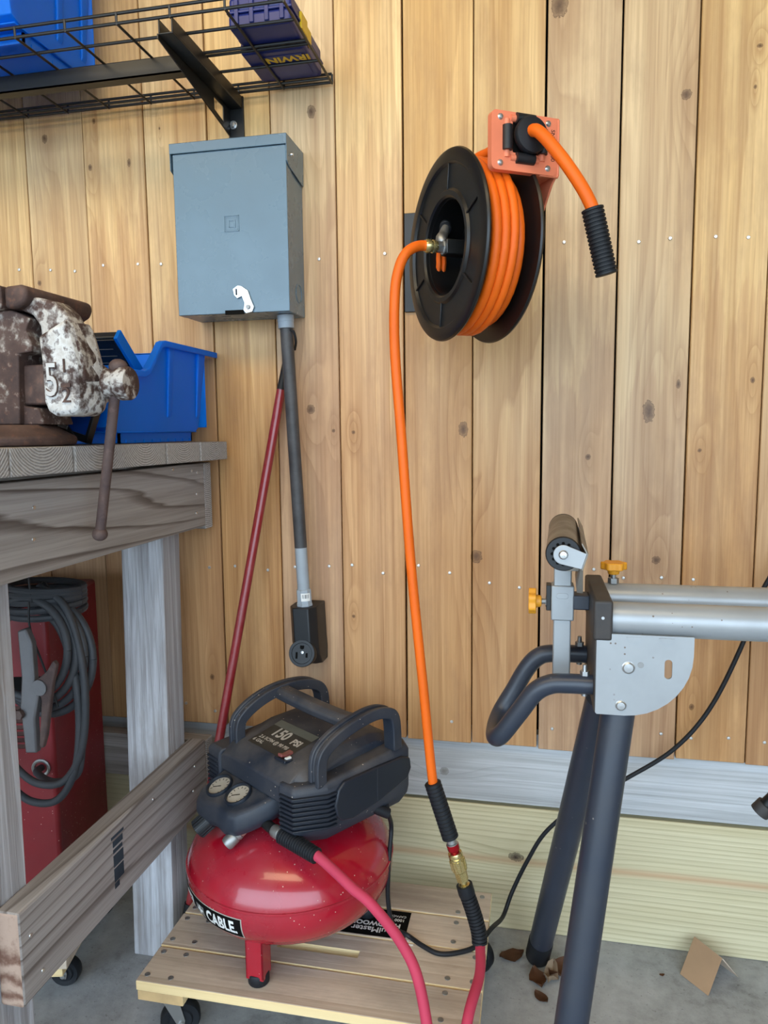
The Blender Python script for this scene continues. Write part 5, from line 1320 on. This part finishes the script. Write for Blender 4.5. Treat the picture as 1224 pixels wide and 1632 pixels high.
for y, s in ((-0.5285, 1), (-0.2715, -1)):
    P = [(0.0385 + 0.0132 * math.cos(R(a)), 0.9462 + 0.0132 * math.sin(R(a))) for a in range(75, 256, 15)] + [(0.0625, 0.9270), (0.0690, 0.9480)]
    off = 0.0 if s == 1 else 0.008
    b = B(); b.prism([(x + off, z) for x, z in P], y - 0.0012, y + 0.0012); ar = b.build('roller_arm', M['stand_grey'], ss, bevel=0.0005)
    if s == 1:
        b = B(Matrix.Translation((0.0385, y - 0.0012, 0.9462)) @ Matrix.Rotation(R(90), 4, 'X')); b.lathe([(0.0003, 0.003), (0.0045, 0.0026), (0.0062, 0.001), (0.0066, 0), (0.0003, 0)], seg=22); b.build('axle_nut', M['zinc'], ar)
b = B()
b.hexa([(0.0620, -0.529, 0.9255), (0.0642, -0.529, 0.9250), (0.0722, -0.271, 0.9290), (0.0700, -0.271, 0.9295), (0.0690, -0.529, 0.9480), (0.0712, -0.529, 0.9480), (0.0792, -0.271, 0.952), (0.0770, -0.271, 0.952)])
b.hexa([(0.0690, -0.529, 0.9465), (0.0705, -0.529, 0.9485), (0.0785, -0.271, 0.9525), (0.0770, -0.271, 0.9505), (0.0615, -0.529, 0.9610), (0.0630, -0.529, 0.9625), (0.0715, -0.271, 0.966), (0.070, -0.271, 0.9645)])
b.box((0.040, -0.43, 0.905), (0.066, -0.37, 0.929))
b.build('roller_channel', M['roller'], ss, bevel=0.0006)
b = B(); b.hexa([(0.0600, -0.470, 0.8820), (0.0690, -0.465, 0.8800), (0.0700, -0.345, 0.8820), (0.0640, -0.345, 0.8830), (0.0655, -0.475, 0.9275), (0.0680, -0.475, 0.9275), (0.0735, -0.335, 0.9275), (0.0710, -0.335, 0.9275)]); b.build('bent_flange', M['roller'], ss, bevel=0.0006)
# folded brace end showing at the right edge
b = B(); b.cyl((0.372, -0.30, 0.502), (0.62, -0.345, 0.845), 0.0115, seg=18); br = b.build('folded_brace', M['black_metal'], ss)
dd_ = (Vector((0.62, -0.345, 0.845)) - Vector((0.372, -0.30, 0.502))).normalized()
b = B(); b.cyl(Vector((0.372, -0.30, 0.502)) - dd_ * 0.014, Vector((0.372, -0.30, 0.502)) + dd_ * 0.004, 0.0150, seg=20); b.build('brace_tip', M['stand_cap'], br)

# ------------------------------------------------------------------ welder on its own dolly under the bench
d2 = thing('wood_dolly', 'second wooden dolly under the workbench, one black caster showing', 'dolly', (-1.06, -0.25, 0))
WT = Matrix.Translation((-0.935, -0.285, 0)) @ Matrix.Rotation(R(13), 4, 'Z')
for k in range(3):
    b = B(WT); b.box((-0.36, -0.115 + 0.112 * k, 0.096), (0.045, -0.006 + 0.112 * k, 0.114)); b.build('deck_board', M['dolly'], d2, bevel=0.0015, smooth=0)
for x0 in (-0.35, -0.055):
    b = B(WT); b.box((x0, -0.112, 0.078), (x0 + 0.09, 0.21, 0.0958)); b.build('cleat', M['dolly_edge'], d2, bevel=0.0015, smooth=0)
for x, y, a in ((-0.012, -0.03, 0.2), (-0.012, 0.17, 1.0), (-0.31, -0.07, 0.3), (-0.31, 0.17, 0.3)):
    p_ = WT @ Vector((x, y, 0)); caster(d2, p_.x, p_.y, 0.078, a, 0.029)
wl = thing('welder', 'dull red welding machine standing on a dolly beneath the workbench', 'welder', (-1.03, -0.25, 0.1145), R(13))
WX0, WX1, WY0, WY1, WZ0, WZ1 = -0.30, 0.035, -0.085, 0.165, 0.1146, 0.80
b = B(WT); b.box((WX0, WY0, WZ0), (WX1, WY1, WZ1)); bd = b.build('cabinet', M['welder_red'], wl, bevel=0.008, bseg=3)
for k in range(7):
    z = 0.60 - 0.0125 * k
    b = B(WT); b.hexa([(-0.20, WY0 - 0.0005, z), (0.005, WY0 - 0.0005, z), (0.005, WY0 + 0.002, z), (-0.20, WY0 + 0.002, z), (-0.20, WY0 - 0.006, z + 0.004), (0.005, WY0 - 0.006, z + 0.004), (0.005, WY0 + 0.002, z + 0.010), (-0.20, WY0 + 0.002, z + 0.010)]); b.build('louvre', M['welder_vent'], bd)
b = B(WT); b.box((-0.30, WY0 - 0.0012, 0.625), (0.036, WY0 + 0.002, 0.665)); b.build('dark_band', M['dark'], bd, smooth=0)
b = B(WT @ Matrix.Translation((0.008, WY0, 0.487)) @ Matrix.Rotation(R(90), 4, 'X')); b.lathe([(0.012, -0.002), (0.0175, -0.002), (0.0175, 0.003), (0.015, 0.0045), (0.012, 0.0035)], seg=28, closed=True); b.build('cable_grommet', M['dull_steel'], bd, label='light metal cable grommet')
b = B(WT); b.cyl((0.0475, 0.02, 0.20), (0.0375, 0.02, 0.20), 0.05, 0.05, 26); b.build('side_wheel', M['black_rubber'], wl)
# welding cable: hung coil, long loops and lead
wc = thing('welding_cable', 'grey-black welding cable coiled and hung from the bench apron before the red welder', 'cable', (-0.80, -0.42, 0.45))
rnd = random.Random(11)
def ellip(cx_, cz_, rx, rz, y, tilt, n=40, a0=0, a1=360, jit=0.0):
    out = []
    for k in range(n + 1):
        a = R(a0 + (a1 - a0) * k / n)
        out.append((cx_ + rx * math.cos(a), y + tilt * math.sin(a) + rnd.uniform(-jit, jit), cz_ + rz * math.sin(a)))
    return out
for k in range(4):
    b = B(); b.tube(ellip(-0.845 + 0.003 * k, 0.752 - 0.008 * k, 0.078 + 0.005 * k, 0.085 + 0.006 * k, -0.462 + 0.011 * k, 0.006), 0.0068, 10, closed=False); b.build('cable_loop', M['cable'], wc)
for k in range(5):
    b = B(); b.tube([(-0.845 + 0.066 * math.cos(a), -0.405 + 0.055 * math.sin(a), 0.806 + 0.0105 * k + 0.004 * math.sin(a + k)) for a in [2 * PI * i / 30 for i in range(31)]], 0.0062, 8); b.build('cable_loop', M['cable'], wc)
for (x0, zb, rx) in ((-0.826, 0.50, 0.075), (-0.812, 0.535, 0.070)):
    pth = catmull([(x0 - 0.15, -0.42, zb + 0.03), (x0 - 0.08, -0.44, zb - 0.02), (x0 - 0.03, -0.452, zb - 0.032), (x0 + 0.02, -0.456, zb - 0.018), (x0 + 0.055, -0.455, zb + 0.04), (x0 + 0.066, -0.452, zb + 0.13), (x0 + 0.058, -0.45, zb + 0.22), (x0 + 0.03, -0.445, zb + 0.29), (x0 - 0.02, -0.44, zb + 0.32)], 8)
    b = B(); b.tube(pth, 0.0066, 10); b.build('cable_loop', M['cable'], wc)
gq = WT @ Vector((0.008, WY0, 0.487))
b = B(); b.tube(catmull([gq, gq + Vector((0.012, -0.028, 0.004)), Vector((-0.835, -0.43, 0.497)), Vector((-0.775, -0.445, 0.525)), Vector((-0.756, -0.45, 0.60))], 8), 0.0066, 10); b.build('cable_lead', M['cable'], wc)
b = B(); b.tube([(-0.836, -0.46, 0.912), (-0.832, -0.462, 0.86), (-0.829, -0.462, 0.83)], 0.0018, 8); b.tube(catmull([(-0.829, -0.47, 0.835), (-0.826, -0.475, 0.79), (-0.802, -0.476, 0.72), (-0.786, -0.47, 0.655)], 6), 0.0018, 8); b.build('hanging_string', M['black_plastic'], wc)
b = B(); b.tube(ellip(-0.829, 0.828, 0.010, 0.030, -0.43, 0.0, n=20) + [], 0.003, 8); b.build('cable_tie', M['black_plastic'], wc)
# ground clamp
gc = thing('ground_clamp', 'worn grey metal ground clamp hanging among the welding cable loops', 'clamp', (-0.82, -0.485, 0.60))
b = B()
b.prism([(-0.838, 0.790), (-0.822, 0.795), (-0.812, 0.770), (-0.812, 0.700), (-0.806, 0.680), (-0.816, 0.640), (-0.816, 0.580), (-0.838, 0.578), (-0.842, 0.66), (-0.836, 0.71)], -0.492, -0.478)
b.build('fixed_arm', M['clamp'], gc, bevel=0.003)
b = B(); b.prism([(-0.812, 0.705), (-0.790, 0.722), (-0.776, 0.742), (-0.770, 0.735), (-0.780, 0.700), (-0.788, 0.660), (-0.798, 0.610), (-0.806, 0.588), (-0.812, 0.592), (-0.806, 0.640), (-0.802, 0.672)], -0.490, -0.480); b.build('pivot_arm', M['rust_bar'], gc, bevel=0.002)
b = B(); b.cyl((-0.803, -0.493, 0.695), (-0.803, -0.477, 0.695), 0.0135, seg=22); b.build('spring_coil', M['clamp'], gc)
b = B(); b.cyl((-0.841, -0.500, 0.648), (-0.841, -0.478, 0.648), 0.0085, 0.0075, 6); b.build('terminal_bolt', M['rust_bar'], gc, smooth=20)

# ------------------------------------------------------------------ litter on the floor
cbx = thing('folded_card', 'small folded piece of brown cardboard standing tented against the base board', 'cardboard', (0.35, -0.03, 0))
A0, A1 = Vector((0.3035, -0.052, 0.001)), Vector((0.3465, -0.103, 0.001))
r0, r1 = Vector((0.3375, -0.004, 0.050)), Vector((0.3800, -0.0555, 0.046))
C0, C1 = Vector((0.374, 0.012, 0.001)), Vector((0.418, -0.040, 0.001))
th_ = Vector((0.0018, 0.0014, 0.0026)); th2 = Vector((-0.0016, -0.001, 0.0026))
b = B(); b.hexa([A0, A1, A1 + th_, A0 + th_, r0, r1, r1 + th_, r0 + th_]); b.build('front_flap', M['card'], cbx, smooth=0)
b = B(); b.hexa([C0, C1, C1 + th2, C0 + th2, r0 + th_ * 0.6, r1 + th_ * 0.6, r1 + th_ * 0.6 + Vector((0.003, 0.002, -0.001)), r0 + th_ * 0.6 + Vector((0.003, 0.002, -0.001))]); b.build('rear_flap', M['card_edge'], cbx, smooth=0)
LEAVES = [('brown dry leaf lying left of the rear stand foot', -0.036, -0.066, 0.042, 0.4, 'leaf', 0.012),
          ('curled brown leaf at the front of the rear stand foot', 0.018, -0.124, 0.040, 1.9, 'leaf', 0.018),
          ('dark curled leaf right of the rear stand foot', 0.060, -0.092, 0.046, 0.9, 'leaf', 0.026),
          ('pale grey leaf propped against the rear stand foot', 0.044, -0.118, 0.034, 1.3, 'leaf_pale', 0.044),
          ('single brown leaf scrap alone on the open concrete', 0.0245, -0.170, 0.026, 2.4, 'leaf', 0.009),
          ('tiny dark leaf scrap beside the folded cardboard', 0.267, -0.062, 0.008, 0.2, 'leaf', 0.003)]
for k, (lab, x, y, s, a, mt, hgt) in enumerate(LEAVES):
    rr_ = random.Random(40 + k)
    Q = Matrix.Translation((x, y, 0.0006)) @ Matrix.Rotation(a, 4, 'Z')
    b = B(); rg = []
    for i in range(7):
        u = i / 6 - 0.5
        wd = s * 0.42 * math.cos(u * PI) ** 0.7 if abs(u) < 0.5 else 0.0006
        wd = max(wd, 0.0008)
        zz = hgt * (0.3 + 1.2 * abs(u)) * rr_.uniform(0.7, 1.2)
        row = []
        for v, up_ in ((-1, 1.0), (-0.4, 0.25), (0, 0.0), (0.5, 0.3), (1, 0.9)):
            row.append(Q @ Vector((u * s * 1.3, v * wd + rr_.uniform(-.1, .1) * wd, max(0.0004, (zz if up_ else 0) * 0.5 * up_ + zz * 0.5 + hgt * 0.0))))
        rg.append(row)
    zmin = min(p.z for r_ in rg for p in r_)
    low = [[p - Vector((0, 0, zmin - 0.0004)) for p in r_] for r_ in rg]
    full = [r_ + [p + Vector((0, 0, 0.0006)) for p in reversed(r_)] for r_ in low]
    b.loft(full)
    tag(b.build('dry_leaf', M[mt], None, smooth=60), lab, 'leaf', 'dry leaves on the floor')
